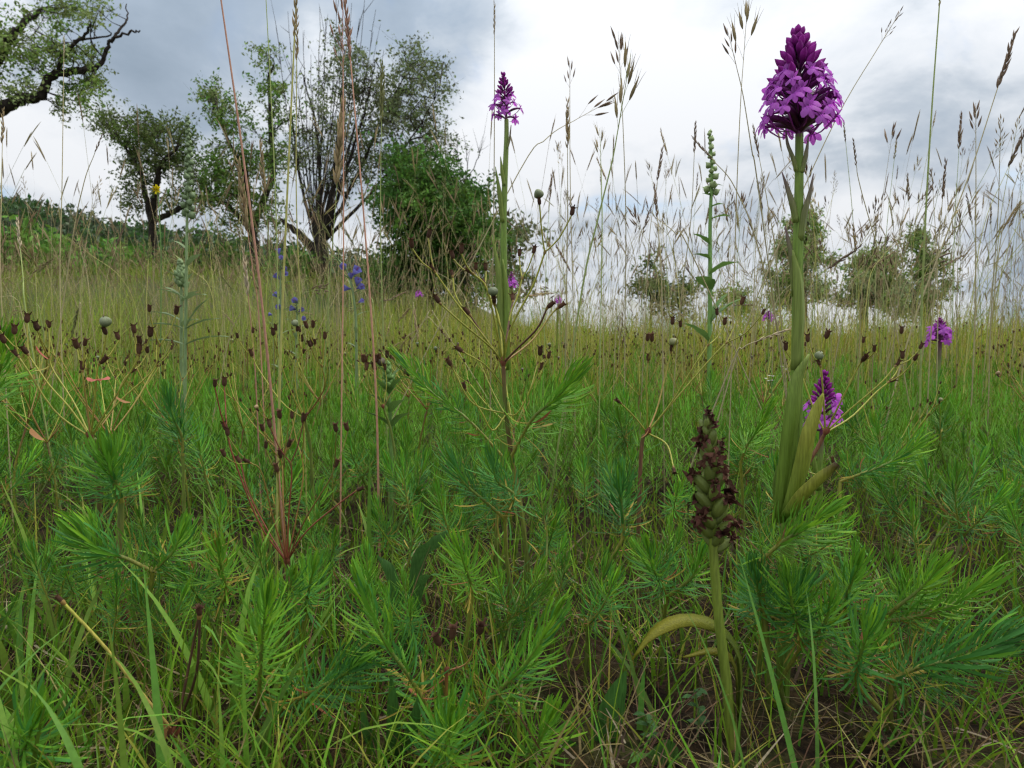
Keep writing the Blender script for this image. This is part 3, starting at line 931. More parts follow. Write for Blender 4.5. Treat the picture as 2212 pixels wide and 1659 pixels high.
hero_spurge('leafy spurge with a round nodding brush on a thin dark stem', 400, 0.66, (395, 985), 0.65,
            [([(392, 940, 0.65), (375, 905, 0.645), (362, 850, 0.64)], 105, 1.0)], 0.027, stem_col=[BROWN * 1.5, STEM_G, STEM_G], lower=0)
hero_spurge('leafy spurge with a wide flat rosette on a thick brown stem', 290, 0.53, (262, 1085), 0.52,
            [([(250, 1050, 0.515), (240, 1018, 0.51), (232, 985, 0.505)], 110, 1.25)], 0.028, stem_col=[BROWN * 1.4, BROWN * 2.2, STEM_G], stem_r=0.0026, lower=0)
hero_spurge('leafy spurge lying low with two spreading plumes below the wide rosette', 330, 0.47, (330, 1235), 0.455,
            [([(270, 1205, 0.45), (215, 1190, 0.445), (165, 1150, 0.44)], 90, 1.15), ([(350, 1215, 0.46), (375, 1190, 0.46), (392, 1150, 0.46)], 50, 1.0)], 0.027)
hero_spurge('fresh green leafy spurge with an upright brush among the front grass', 545, 0.405, (560, 1520), 0.385,
            [([(562, 1450, 0.38), (568, 1370, 0.375), (580, 1285, 0.37)], 95, 1.1)], 0.027)
hero_spurge('leafy spurge with a long red-flecked shoot leaning left over the front grass', 970, 0.40, (950, 1580), 0.385,
            [([(890, 1470, 0.38), (830, 1385, 0.375), (775, 1250, 0.37)], 105, 1.1)], 0.027)
hero_spurge('dark leafy spurge with a spreading star tuft crossing the red-flecked shoot', 640, 0.41, (610, 1530), 0.39,
            [([(680, 1490, 0.375), (730, 1465, 0.37), (775, 1435, 0.365)], 80, 1.0)], 0.026)
hero_spurge('leafy spurge with a long shoot leaning right over the front grass', 990, 0.405, (1000, 1585), 0.39,
            [([(1070, 1500, 0.39), (1140, 1430, 0.385), (1205, 1320, 0.38)], 100, 1.1)], 0.027)
hero_spurge('leafy spurge with a low fan-shaped tuft growing at the very front edge', 955, 0.395, (960, 1690), 0.365,
            [([(962, 1650, 0.355), (968, 1600, 0.35), (975, 1560, 0.345)], 70, 1.1)], 0.028, lower=5)
hero_spurge('leafy spurge with a short bright tuft right of the front edge fan', 1130, 0.40, (1120, 1680), 0.375,
            [([(1140, 1640, 0.37), (1165, 1600, 0.365), (1190, 1550, 0.36)], 70, 1.0)], 0.027, lower=5)
hero_spurge('leafy spurge with an upright rosette right of the brown fruiting orchid stem', 1830, 0.48, (1825, 1330), 0.46,
            [([(1828, 1295, 0.455), (1838, 1262, 0.45), (1855, 1215, 0.445)], 85, 1.05)], 0.026)
hero_spurge('leafy spurge with a spiky rosette beneath the upright one', 1850, 0.43, (1850, 1475), 0.415,
            [([(1852, 1440, 0.41), (1862, 1405, 0.405), (1880, 1350, 0.40)], 80, 1.1)], 0.026)
hero_spurge('blue-green leafy spurge with a large sideways plume above bare soil', 1960, 0.42, (1925, 1470), 0.40,
            [([(1985, 1440, 0.395), (2080, 1420, 0.39), (2205, 1365, 0.385)], 125, 1.15)], 0.028, lower=6)
hero_spurge('leafy spurge with paired pale shoots behind the large sideways plume', 1960, 0.46, (1900, 1345), 0.45,
            [([(1940, 1310, 0.445), (1990, 1270, 0.44), (2030, 1225, 0.435)], 75, 1.0), ([(1990, 1330, 0.445), (2070, 1300, 0.44), (2150, 1240, 0.435)], 85, 1.05)], 0.026)
hero_spurge('leafy spurge with a pale plume hiding the base of the tallest orchid', 1660, 0.455, (1640, 1215), 0.44,
            [([(1690, 1170, 0.435), (1735, 1145, 0.43), (1795, 1100, 0.425)], 90, 1.05)], 0.026)
hero_spurge('bright green leafy spurge brush beside the fanned umbel with red bracts', -10, 0.57, (-25, 905), 0.56,
            [([(-15, 850, 0.555), (0, 800, 0.55), (18, 725, 0.545)], 95, 1.1)], 0.028, lower=6)
hero_spurge('leafy spurge with a level feathery shoot right of the tallest orchid leaves', 1800, 0.62, (1815, 1040), 0.61,
            [([(1870, 1020, 0.60), (1930, 995, 0.60), (1995, 955, 0.59)], 85, 1.0)], 0.026, lower=6)
hero_spurge('leafy spurge with a bright brush between brown fruiting orchid and tallest orchid', 1600, 0.68, (1600, 1000), 0.67,
            [([(1612, 965, 0.665), (1632, 935, 0.66), (1665, 880, 0.65)], 85, 1.05)], 0.027, lower=6)
hero_spurge('leafy spurge with broad pointed tuft in the bottom grass by bare twig umbel', 60, 0.385, (40, 1700), 0.355,
            [([(44, 1655, 0.345), (55, 1610, 0.34), (75, 1560, 0.335)], 60, 1.2)], 0.030, lower=4)
hero_spurge('leafy spurge with a yellowish rosette right of the wide flat one', 470, 0.51, (490, 1290), 0.50,
            [([(485, 1255, 0.495), (478, 1225, 0.49), (470, 1180, 0.485)], 75, 1.0)], 0.026)
hero_spurge('leafy spurge with a small tuft in front of the red-stemmed fruiting clump', 655, 0.47, (660, 1330), 0.46,
            [([(662, 1300, 0.455), (668, 1270, 0.45), (680, 1220, 0.445)], 65, 0.95)], 0.025)

hero_spurge('leafy spurge with two dark tufts between brown fruiting orchid stem and tallest orchid', 1650, 0.47, (1650, 1345), 0.45,
            [([(1645, 1310, 0.445), (1638, 1280, 0.44), (1632, 1235, 0.435)], 75, 1.0), ([(1690, 1325, 0.44), (1715, 1300, 0.435), (1735, 1255, 0.43)], 75, 1.0)], 0.026)
hero_spurge('leafy spurge with a tall tuft hiding the foot of the tallest orchid stem', 1720, 0.45, (1730, 1400), 0.43,
            [([(1722, 1350, 0.425), (1712, 1310, 0.42), (1700, 1240, 0.415)], 85, 1.05), ([(1765, 1370, 0.425), (1785, 1340, 0.42), (1795, 1290, 0.415)], 70, 0.95)], 0.026)
hero_spurge('leafy spurge with feathery shoots sprawling under the rounded brown pods', 1430, 0.50, (1440, 1290), 0.49,
            [([(1425, 1255, 0.485), (1410, 1225, 0.48), (1400, 1180, 0.475)], 75, 1.0), ([(1475, 1265, 0.485), (1500, 1240, 0.48), (1515, 1195, 0.475)], 60, 0.9)], 0.025)
hero_spurge('leafy spurge with a bright tuft before the herb with broad blades', 1010, 0.47, (1020, 1290), 0.46,
            [([(1015, 1255, 0.455), (1005, 1225, 0.45), (990, 1180, 0.445)], 75, 1.0)], 0.025)

# ---- fruiting spurge pieces


def cup_mesh():
    b = B()
    z = np.array((0, 0.15, 0.5, 0.85, 1.0)); r = np.array((0.13, 0.30, 0.36, 0.30, 0.42)) * 0.8
    b.tube(np.stack([z * 0, z * 0, z], 1), r, [BROWN * 1.8, BROWN * 1.3, BROWN * 2.0], 7)
    for k in range(5):
        a = k * 1.2566
        d = np.array((math.cos(a), math.sin(a), 0))
        q = np.array([d * 0.25 + (0, 0, 0.9), d * 0.5 + (0, 0, 1.12), d * 0.62 + (0, 0, 1.28 - 0.1 * (k % 3))])
        b.ribbon(q, [0.2, 0.14, 0.03], np.cross(d, (0, 0, 1)), BROWN * (1.2 + 0.4 * (k % 2)))
    return b.mesh('seed_cup', M_WITHER)


def fruit_mesh(col):
    b = B(); n = 9
    t = np.linspace(0, math.pi, n)
    z = 0.5 - 0.5 * np.cos(t); r = 0.5 * np.sin(t) + 0.015
    b.tube(np.stack([z * 0, z * 0, z * 0.95], 1), r, [col * 0.7, col * 0.85, col * 0.8], 18, 0.10, 3)
    for k in range(3):
        a = k * 2.094
        q = np.array([(0, 0, 0.93), (0.06 * math.cos(a), 0.06 * math.sin(a), 1.05), (0.16 * math.cos(a), 0.16 * math.sin(a), 1.12)])
        b.tube(q, [0.025, 0.012], BROWN * 2, 4)
    return b.mesh('seed_capsule', M_CAPS)


CUP = cup_mesh()
FRUIT = [fruit_mesh(np.array(c)) for c in ((0.24, 0.24, 0.10), (0.15, 0.115, 0.075), (0.34, 0.23, 0.11), (0.19, 0.22, 0.11))]


def zframe(pos, d, s):
    d = unit(d); x = unit(np.cross((0.2, 0.9, 0.3), d)); y = np.cross(d, x)
    m = np.eye(4); m[:3, 0] = x * s; m[:3, 1] = y * s; m[:3, 2] = d * s; m[:3, 3] = pos
    return m


def ray_part(root, o, path, r, cols, fork, cup_s, fruit_s, rng, fprob=0.08):
    """one umbel ray with forked end, seed cups and capsules as its own pieces"""
    b = B()
    p = curve(path, 12)
    b.tube(p - o, [r, r * 0.8], cols, 6)
    ends = [(p[-1], unit(p[-1] - p[-3]))]
    d0 = ends[0][1]
    L = np.linalg.norm(p[-1] - p[0])
    if fork:
        s = unit(np.cross(d0, rng.normal(size=3)))
        fl = L * rng.uniform(0.16, 0.34)
        for sg in (-1, 1):
            e = p[-1] + (d0 * 0.85 + s * sg * 0.45 + np.array((0, 0, 0.25))) * fl
            q = curve([p[-1], p[-1] + (d0 + s * sg * 0.55) * fl * 0.45, e], 5)
            b.tube(q - o, [r * 0.75, r * 0.65], [cols[-1], cols[-1] * 0.9], 5)
            ends.append((e, unit(e - q[-2] + np.array((0, 0, 0.02)))))
    # knotty node
    b.tube(np.array([p[-1] - d0 * r * 2.2, p[-1], p[-1] + d0 * r * 2]) - o, [r * 0.9, r * 1.45, r * 0.7], STEM_R * 0.5 + STEM_Y * 0.35, 6)
    ob = b.build('ray', M_STEM, root)
    for i, (e, d) in enumerate(ends):
        if fork and i == 0 and rng.uniform() < 0.35:
            continue
        if cup_s:
            link('seed_cup', CUP, ob, MM(zframe(e - o, d + rng.normal(size=3) * 0.15, cup_s * rng.uniform(0.8, 1.2))))
        if fruit_s and rng.uniform() < fprob:
            e2 = e + unit(d) * cup_s * 0.95
            link('seed_capsule', FRUIT[int(rng.integers(4))], ob, MM(zframe(e2 - o, d + rng.normal(size=3) * 0.4, fruit_s * rng.uniform(0.85, 1.15))))
    return ob


BRACT_T = leaf_template(0.5, 0.55, 6)
BRACTS = []
for c_ in ((0.50, 0.13, 0.10), (0.42, 0.20, 0.08), (0.36, 0.30, 0.06)):
    b_ = B(); b_.add(BRACT_T[0], BRACT_T[1], np.array(c_)); BRACTS.append(b_.mesh('bract', M_FLOWER))


def fruiting_spurge(label, gx, Yg, stem_pts, r, rays, scol, name='fruiting_spurge', group=None, cup=0.0064, fruit=0.0076, leaves=0, bracts=(), side_rays=()):
    X0 = XW(gx, Yg); z0 = float(T(X0, Yg)); o = np.array((X0, Yg, z0))
    root = thing(name, label, 'spurge', o, group)
    g = np.array((X0, Yg, z0 - 0.01))
    sp = curve([g] + [P(x, y, Y) for x, y, Y in stem_pts], 22)
    b = B(); b.tube(sp - o, [r * 1.1, r, r * 0.85], scol, 8)
    nd = sp[-1]; d = unit(sp[-1] - sp[-3])
    b.tube(np.array([nd - d * r, nd + d * r * 1.0, nd + d * r * 3]) - o, [r * 0.8, r * 1.7, r * 0.8], STEM_R * 0.7 + BROWN, 8)
    stem = b.build('stem', M_STEM, root)
    for m, c, k in (shoot_leaves(sp[2:16], leaves, 0.024, RNG, 0.05, 1.1) if leaves else ()):
        c = 'low' if c == 'tip' else c
        m = m.copy(); m[:3, 3] -= o
        link('needle_leaf', LEAF_ME[c, k], stem, MM(m))
    for (pts, rc, fork) in rays:
        q = [nd] + [P(x, y, Y) for x, y, Y in pts]
        ray_part(root, o, q, r * 0.44, rc, fork, cup, fruit, RNG)
    for (frac, pts, rc, fork) in side_rays:
        q = [sp[int(frac * 21)]] + [P(x, y, Y) for x, y, Y in pts]
        ray_part(root, o, q, r * 0.38, rc, fork, cup, fruit, RNG)
    for (x, y, Y, s, k) in bracts:
        p = P(x, y, Y)
        link('bract', BRACTS[k], root, MM(frame(p - o, RNG.normal(size=3) * np.array((1, 0.5, 0.4)), (0, 0, 1), s)))
    return root


RG = [STEM_Y * 0.85, STEM_Y]; RR = [STEM_R, STEM_Y * 0.7 + STEM_R * 0.4]; RB = [BROWN * 2, BROWN * 1.5]; RO = [np.array((0.30, 0.16, 0.06)), STEM_Y]
fruiting_spurge('tall fruiting spurge with an open umbel in front of the slender orchid', 1152, 0.60,
                [(1130, 1130, 0.595), (1105, 985, 0.59), (1092, 880, 0.585), (1087, 785, 0.58)], 0.0021,
                [([(1040, 720, 0.575), (990, 660, 0.57), (938, 585, 0.565)], RG, True), ([(1045, 725, 0.58), (1015, 680, 0.58)], RB, False),
                 ([(1018, 690, 0.59), (985, 640, 0.595), (978, 596, 0.6)], RG, False), ([(1070, 700, 0.57), (1050, 620, 0.56), (1020, 590, 0.555)], RG, True),
                 ([(1078, 690, 0.60), (1058, 640, 0.61), (1048, 615, 0.615)], RG, True), ([(1100, 690, 0.60), (1118, 640, 0.605), (1128, 600, 0.61)], RG, True),
                 ([(1105, 705, 0.57), (1150, 620, 0.565), (1177, 545, 0.56)], RG, True), ([(1100, 690, 0.6), (1105, 665, 0.61), (1108, 650, 0.615)], RB, False),
                 ([(1115, 755, 0.565), (1160, 710, 0.55), (1182, 665, 0.545)], RB, False), ([(1150, 735, 0.6), (1190, 680, 0.61), (1205, 665, 0.61)], RO, False),
                 ([(1060, 750, 0.57), (1000, 700, 0.555), (950, 655, 0.55)], RG, False), ([(1090, 735, 0.56), (1075, 690, 0.555), (1068, 655, 0.55)], RG, False)],
                [STEM_G * 0.7, STEM_G, BROWN * 2.6, STEM_G * 0.8, BROWN * 3.0], leaves=12,
                side_rays=[(0.74, [(1020, 870, 0.58), (975, 790, 0.575)], RG, False), (0.74, [(1120, 890, 0.57), (1165, 800, 0.565)], RG, True),
                           (0.74, [(1065, 930, 0.57), (1040, 890, 0.565), (1005, 840, 0.56)], RG, False), (0.9, [(1050, 790, 0.575), (1000, 760, 0.57)], RG, False)])
fruiting_spurge('fruiting spurge with a wide fanned umbel and pink-red bracts', 215, 0.55, [(212, 1000, 0.535), (196, 945, 0.53)], 0.0017,
                [([(120, 890, 0.525), (60, 800, 0.52), (40, 770, 0.52)], RG, True), ([(150, 880, 0.53), (105, 830, 0.53), (60, 765, 0.53)], RG, True),
                 ([(160, 870, 0.55), (115, 800, 0.56), (105, 770, 0.56)], RG, True), ([(188, 880, 0.525), (180, 820, 0.52), (178, 800, 0.52)], RO, True),
                 ([(203, 880, 0.52), (210, 800, 0.515), (215, 785, 0.515)], RG, True), ([(235, 880, 0.525), (290, 790, 0.52), (300, 765, 0.52)], RG, True),
                 ([(255, 870, 0.54), (330, 800, 0.55), (345, 745, 0.55)], RG, True), ([(240, 890, 0.56), (262, 830, 0.57), (280, 805, 0.575)], RO, True)],
                [BROWN * 2, STEM_G], leaves=0, bracts=((105, 775, 0.555, 0.013, 0), (190, 815, 0.515, 0.014, 0), (212, 818, 0.515, 0.012, 0), (250, 855, 0.53, 0.012, 1), (95, 950, 0.53, 0.013, 1), (75, 800, 0.52, 0.010, 2)))
fruiting_spurge('fruiting spurge with an upright yellow umbel rising above the red-stemmed clump', 680, 0.72, [(672, 990, 0.71), (658, 905, 0.70)], 0.0017,
                [([(630, 850, 0.69), (605, 780, 0.685), (598, 750, 0.68)], RG, True), ([(640, 850, 0.70), (640, 790, 0.70), (652, 765, 0.70)], RG, True),
                 ([(655, 850, 0.69), (654, 780, 0.685), (650, 750, 0.685)], RG, True), ([(680, 850, 0.70), (685, 770, 0.70), (680, 745, 0.70)], RG, True),
                 ([(610, 870, 0.70), (560, 800, 0.71), (545, 770, 0.71)], RG, True), ([(700, 840, 0.68), (695, 790, 0.67)], RR, True)],
                [STEM_G, STEM_G], leaves=10)
fruiting_spurge('red-stemmed fruiting spurge clump with many thin upright rays', 622, 0.49, [(622, 1250, 0.485), (620, 1215, 0.48)], 0.0014,
                [([(560, 1130, 0.475), (505, 990, 0.47), (490, 930, 0.47)], [STEM_R, STEM_R * 1.2], True), ([(590, 1120, 0.48), (565, 1020, 0.475), (540, 1000, 0.47)], [STEM_R, STEM_Y * 0.6], True),
                 ([(606, 1120, 0.475), (600, 1020, 0.47)], [STEM_R * 1.4, STEM_Y * 0.7], True), ([(624, 1110, 0.48), (630, 1030, 0.48), (628, 1000, 0.48)], [STEM_R * 1.4, STEM_R], True),
                 ([(640, 1120, 0.485), (655, 1030, 0.49), (652, 985, 0.49)], RR, True), ([(655, 1130, 0.475), (710, 1040, 0.47), (722, 1010, 0.47)], [STEM_R, STEM_Y * 0.6], True),
                 ([(575, 1140, 0.49), (535, 1060, 0.495), (520, 1000, 0.50)], [STEM_R, STEM_R], False), ([(660, 1150, 0.48), (730, 1090, 0.48), (770, 1060, 0.48)], [STEM_R, STEM_R], False),
                 ([(612, 1090, 0.49), (610, 1010, 0.50), (606, 990, 0.50)], RR, True)],
                [BROWN * 2, BROWN * 3.5], leaves=0, cup=0.0055, fruit=0)
fruiting_spurge('fruiting spurge with brown-necked umbel beside the low purple orchid', 1690, 0.66, [(1725, 1060, 0.65), (1770, 960, 0.64), (1783, 935, 0.635)], 0.0020,
                [([(1830, 890, 0.63), (1900, 830, 0.62), (1935, 790, 0.62)], RG, True), ([(1815, 870, 0.62), (1850, 800, 0.615), (1862, 780, 0.61)], RG, True),
                 ([(1780, 880, 0.63), (1775, 810, 0.625), (1772, 790, 0.625)], RG, True), ([(1760, 890, 0.64), (1735, 820, 0.645), (1718, 780, 0.645)], RG, True),
                 ([(1840, 900, 0.65), (1890, 850, 0.66), (1920, 825, 0.66)], RG, True)],
                [STEM_G, BROWN * 3.5, BROWN * 3], leaves=0, side_rays=[(0.45, [(1790, 1030, 0.64), (1800, 1000, 0.64)], RG, False)])
fruiting_spurge('fruiting spurge with spread rays left of the brown fruiting orchid', 1375, 0.66, [(1385, 980, 0.65), (1398, 935, 0.645)], 0.0019,
                [([(1450, 870, 0.64), (1500, 790, 0.63), (1530, 745, 0.63)], RG, True), ([(1470, 850, 0.65), (1540, 770, 0.65), (1570, 740, 0.65)], RG, True),
                 ([(1398, 880, 0.64), (1396, 830, 0.64), (1400, 780, 0.64)], RG, True), ([(1370, 900, 0.64), (1340, 870, 0.635)], RG, False),
                 ([(1440, 960, 0.62), (1455, 1010, 0.60)], RG, False), ([(1420, 880, 0.66), (1440, 800, 0.67), (1450, 760, 0.67)], RO, True)],
                [BROWN * 2.4, BROWN * 3, STEM_G], leaves=8, bracts=((1385, 945, 0.64, 0.010, 1),))
fruiting_spurge('nearly bare spurge umbel with one long pale ray and two black wiry ones', 400, 0.385, [(392, 1630, 0.375), (378, 1585, 0.37)], 0.0021,
                [([(300, 1490, 0.365), (220, 1390, 0.36), (135, 1300, 0.355)], [np.array((0.34, 0.22, 0.07)), STEM_Y * 1.05], False),
                 ([(395, 1540, 0.365), (425, 1450, 0.36), (432, 1330, 0.36)], [BROWN, BROWN * 0.9], False), ([(390, 1530, 0.375), (410, 1430, 0.38), (430, 1330, 0.38)], [BROWN * 1.4, BROWN * 1.1], False)],
                [STEM_G, STEM_Y * 0.8], cup=0.0055, fruit=0, bracts=((352, 1600, 0.365, 0.011, 1), (372, 1560, 0.365, 0.012, 2)))
fruiting_spurge('small two-branched spurge with red-banded yellow stems in the front grass', 960, 0.40, [(962, 1560, 0.385), (965, 1450, 0.38)], 0.0012,
                [([(955, 1420, 0.378), (950, 1395, 0.376)], RG, False), ([(972, 1415, 0.378), (976, 1380, 0.376)], RG, False), ([(1010, 1430, 0.385), (1035, 1370, 0.38)], RR, False)],
                [STEM_G, STEM_Y, STEM_R * 1.3], cup=0.007, fruit=0)
fruiting_spurge('thin fruiting spurge with small green fruits beside the broad-leaved herb', 880, 0.80, [(850, 960, 0.79), (828, 880, 0.78)], 0.0014,
                [([(800, 840, 0.77), (790, 800, 0.77)], RG, True), ([(815, 840, 0.775), (812, 800, 0.775)], RG, True), ([(845, 850, 0.78), (868, 825, 0.78)], RO, True), ([(835, 830, 0.785), (832, 800, 0.785)], RG, True)],
                [STEM_G, STEM_G], leaves=6, cup=0.008, fruit=0.0088)

# ---- repeated spurges: prototypes, then copies


def proto_leafy(kind, seed):
    rg = np.random.default_rng(seed)
    root = thing('leafy_spurge', '', 'spurge', (0, 0, 0))
    H = rg.uniform(0.05, 0.10)
    nd = np.array((rg.normal(0, 0.012), rg.normal(0, 0.012), H))
    st = curve([np.array((0, 0, -0.01)), nd * np.array((0.3, 0.3, 0.55)), nd], 8)
    b = B(); b.tube(st, [0.0017, 0.0014], [STEM_G * 0.8, STEM_G], 5); b.build('stem', M_STEM, root)
    for k in range(1 if kind == 0 else kind):
        a = rg.uniform(0, 6.283) + k * 6.283 / max(kind, 1); sp = 0.25 if kind == 0 else rg.uniform(0.5, 1.0)
        L = rg.uniform(0.055, 0.085)
        d = np.array((math.cos(a) * sp, math.sin(a) * sp, 1.0)); d = unit(d)
        ax = curve([nd, nd + d * L * 0.5, nd + d * L * 0.85 + np.array((0, 0, L * 0.2))], 9)
        tb = B(); tb.tube(ax, [0.0013, 0.0006], [STEM_Y * 0.8, STEM_G], 5); sh = tb.build('shoot', M_STEM, root)
        jl = joined_leaves(shoot_leaves(ax, 120, 0.023, rg, 0.02))
        jl.build('needle_leaves', M_LEAF, sh, kind='stuff')
    return root


def proto_fruit(seed):
    rg = np.random.default_rng(seed)
    root = thing('fruiting_spurge', '', 'spurge', (0, 0, 0))
    H = rg.uniform(0.11, 0.16)
    nd = np.array((rg.normal(0, 0.015), rg.normal(0, 0.015), H))
    st = curve([np.array((0, 0, -0.01)), nd * np.array((0.3, 0.3, 0.55)), nd], 8)
    b = B(); b.tube(st, [0.0017, 0.0014], [STEM_G, STEM_Y * 0.8, BROWN * 3], 6); stem = b.build('stem', M_STEM, root)
    jl = joined_leaves(shoot_leaves(st, 22, 0.022, rg, 0.1, 1.1)); jl.build('needle_leaves', M_LEAF, stem, kind='stuff')
    for k in range(int(rg.integers(6, 11))):
        a = k * 2.4 + rg.uniform(-0.3, 0.3); e = rg.uniform(0.35, 0.95); L = rg.uniform(0.07, 0.115)
        d = unit((math.cos(a) * e, math.sin(a) * e, 1.0))
        q = [nd, nd + d * L * 0.55, nd + d * L + np.array((0, 0, L * 0.12))]
        rc = [RG, RO, RR, RG][int(rg.integers(4))]
        ray_part(root, np.zeros(3), q, 0.0009, rc, rg.uniform() < 0.7, 0.0052, 0.006, rg, 0.02)
    return root


def copy_tree(o, parent=None):
    c = o.copy()
    COL.objects.link(c)
    c.parent = parent
    for ch in KIDS.get(o.name, ()):
        copy_tree(ch, c)
    return c


KIDS = {}


def note(o):
    KIDS[o.name] = list(o.children)
    for c in KIDS[o.name]:
        note(c)


def place(o, x, y, rz, s, tilt=0.0):
    o.location = (x, y, float(T(x, y)))
    o.rotation_euler = (random.gauss(0, tilt), random.gauss(0, tilt), rz)
    o.scale = (s, s, s)


LEAFY = [proto_leafy(k, 100 + i) for i, k in enumerate((0, 0, 0, 2, 3, 2, 0, 3))]
FRUITY = [proto_fruit(200 + i) for i in range(7)]
for p_ in LEAFY + FRUITY:
    note(p_)


def scatter(n, y0, y1, mind, keep=None, seed=3):
    rg = np.random.default_rng(seed); out = []; tries = 0
    while len(out) < n and tries < 40000:
        tries += 1
        y = y0 * (y1 / y0) ** rg.uniform()
        x = rg.uniform(-0.80, 0.80) * (y + 0.1)
        if keep and not keep(x, y, rg):
            continue
        if all((x - a) ** 2 + (y - b) ** 2 > (mind * (0.5 + 0.5 * b)) ** 2 for a, b in out):
            out.append((x, y))
    return out


def keep_near(x, y, rg):
    if y < 0.46 and 0.02 < x < 0.24:        # bare mossy soil round the brown orchid
        return False
    if y < 0.44 and -0.30 < x < -0.12:
        return rg.uniform() < 0.25
    return True


MARKS = [('the tallest orchid', 1700, .46), ('the brown fruiting orchid', 1580, .405), ('the tall fruiting spurge', 1120, .6), ('the red-stemmed fruiting clump', 622, .49),
         ('the umbel with red bracts', 200, .54), ('the slender orchid', 1090, .95), ('the low purple orchid', 1775, .78), ('the lone short orchid', 2026, 1.45), ('the bud-topped herb', 1532, 1.25),
         ('the pale furry spire', 400, 1.15), ('the curled-top bugloss', 768, 1.3), ('the bugloss behind yellowish stems', 608, 1.55), ('the upright broad-leaved herb', 845, .85), ('the white flower cluster', 1668, .98),
         ('the nearly bare umbel', 395, .38), ('the distant purple orchid', 1105, 1.7), ('the dark purple far orchid', 1660, 2.2), ('the tiny pink far orchid', 905, 2.6), ('the yellow flower', 345, 1.15),
         ('the thick straight grass stem', 1995, .85), ('the pale cream grass spike', 55, .9), ('the thick brown grass spike', 1424, .95), ('the large sideways plume', 2050, .40), ('the long dark pointed spike', 2000, .95)]


def near_mark(x, y):
    best = min(MARKS, key=lambda m: (XW(m[1], m[2]) - x) ** 2 + (m[2] - y) ** 2)
    dx, dy = x - XW(best[1], best[2]), y - best[2]
    d = math.hypot(dx, dy)
    rel = 'right beside' if d < 0.09 else ('behind' if dy > abs(dx) else ('in front of' if -dy > abs(dx) else 'near'))
    return rel + ' ' + best[0]


spots = scatter(290, 0.46, 2.2, 0.036, keep_near, 5)
used = set()
for i, (x, y) in enumerate(spots):
    k = i % len(LEAFY)
    o = LEAFY[k] if k not in used else copy_tree(LEAFY[k])
    used.add(k)
    s = random.uniform(0.6, 1.1) * (0.75 if y < 0.6 else 0.95)
    place(o, x, y, random.uniform(0, 6.28), s, 0.15)
    o['label'] = ('single-brush', 'single-brush', 'single-brush', 'two-shoot', 'three-shoot', 'two-shoot', 'single-brush', 'three-shoot')[k] + (' stubby' if s < 0.72 else '') + ' low leafy spurge ' + near_mark(x, y)
    o['group'] = 'leafy spurges of the green carpet'
spots = scatter(105, 0.78, 3.4, 0.05, lambda x, y, rg: not (0.10 < x / y < 0.50 and y < 1.0) and rg.uniform() < (1.0 if x / y < 0.45 else 0.3), 9)
used = set()
for i, (x, y) in enumerate(spots):
    k = i % len(FRUITY)
    o = FRUITY[k] if k not in used else copy_tree(FRUITY[k])
    used.add(k)
    place(o, x, y, random.uniform(0, 6.28), random.uniform(0.68, 0.95), 0.12)
    o['label'] = '%s %s-rayed fruiting spurge with brown cups %s' % ('short' if o.scale[0] < 0.8 else 'taller', {6: 'six', 7: 'seven', 8: 'eight', 9: 'nine', 10: 'ten'}.get(len(KIDS[FRUITY[k].name]) - 1, 'many'), near_mark(x, y))
    o['group'] = 'fruiting spurges at the back of the carpet'


def far_spurge():
    """spurge carpet beyond the plants one can tell apart"""
    b = B(); c = B()
    n = 2800
    p = field_points(n, 0.85, 4.2)
    for i in range(n):
        H = RNG.uniform(0.08, 0.17); m = 26
        t = RNG.uniform(0.3, 1, m); a = RNG.uniform(0, 6.283, m)
        bs = np.stack([p[i, 0] + RNG.normal(0, 0.004, m), p[i, 1] + RNG.normal(0, 0.004, m), p[i, 2] + t * H], 1)
        col = np.tile(G_MID * 0.6 + G_TIP * 0.4, (m, 1)) * RNG.uniform(0.7, 1.25)
        b.blades(bs, a, np.full(m, 0.026), np.full(m, 0.0012 + 0.0006 * p[i, 1]), 1.35 - t * 1.0, np.zeros(m), col, col * 1.2, 2)
    b.build('spurge_carpet', M_LEAF, kind='stuff', label='far green spurge carpet fading into the meadow grass', category='spurge')
    n = 800
    p = field_points(110, 1.5, 4.2)[RNG.integers(0, 110, n)]
    p[:, :2] += RNG.normal(0, 0.05, (n, 2))
    p[:, 2] += RNG.uniform(0.14, 0.25, n)
    for q in range(2):
        col = np.tile(BROWN * 1.7, (n, 1))
        c.blades(p, RNG.uniform(0, 6.283, n), np.full(n, 0.0062), np.full(n, 0.0032), RNG.uniform(0, 0.5, n), np.zeros(n), col, col, 2, tw=np.full(n, q * 1.57), prof=[.5, 1, 1.1])
    p2 = p.copy(); p2[:, 2] -= 0.09
    col = mixcol(n, [STEM_Y, STEM_G, STEM_R * 1.2], (3, 2, 1))
    c.blades(p2, RNG.uniform(0, 6.283, n), np.full(n, 0.09), np.full(n, 0.0014), RNG.uniform(0, 0.25, n) * 0, np.zeros(n), col, col, 2, prof=[1, 1, 1])
    c.build('spurge_seed_heads', M_WITHER, kind='stuff', label='tiny brown spurge seed heads speckling the far carpet', category='seed heads')


far_spurge()

# ------------------------------------------------------------------ orchids


def petal_mesh(name, L, W, bend, col, fold=0.3, prof=(0.4, 0.9, 1.0, 0.7, 0.06), mat=None):
    n = 7; t = np.linspace(0, 1, n); ang = bend * t
    x = np.concatenate([[0], np.cumsum(np.cos(ang[1:])) / (n - 1)]) * L
    z = np.concatenate([[0], np.cumsum(np.sin(ang[1:])) / (n - 1)]) * L
    b = B(); b.ribbon(np.stack([x, 0 * x, z], 1), W * interp(prof, n), np.array((0, -1.0, 0)), col, fold)
    return b.mesh(name, mat or M_PETAL)


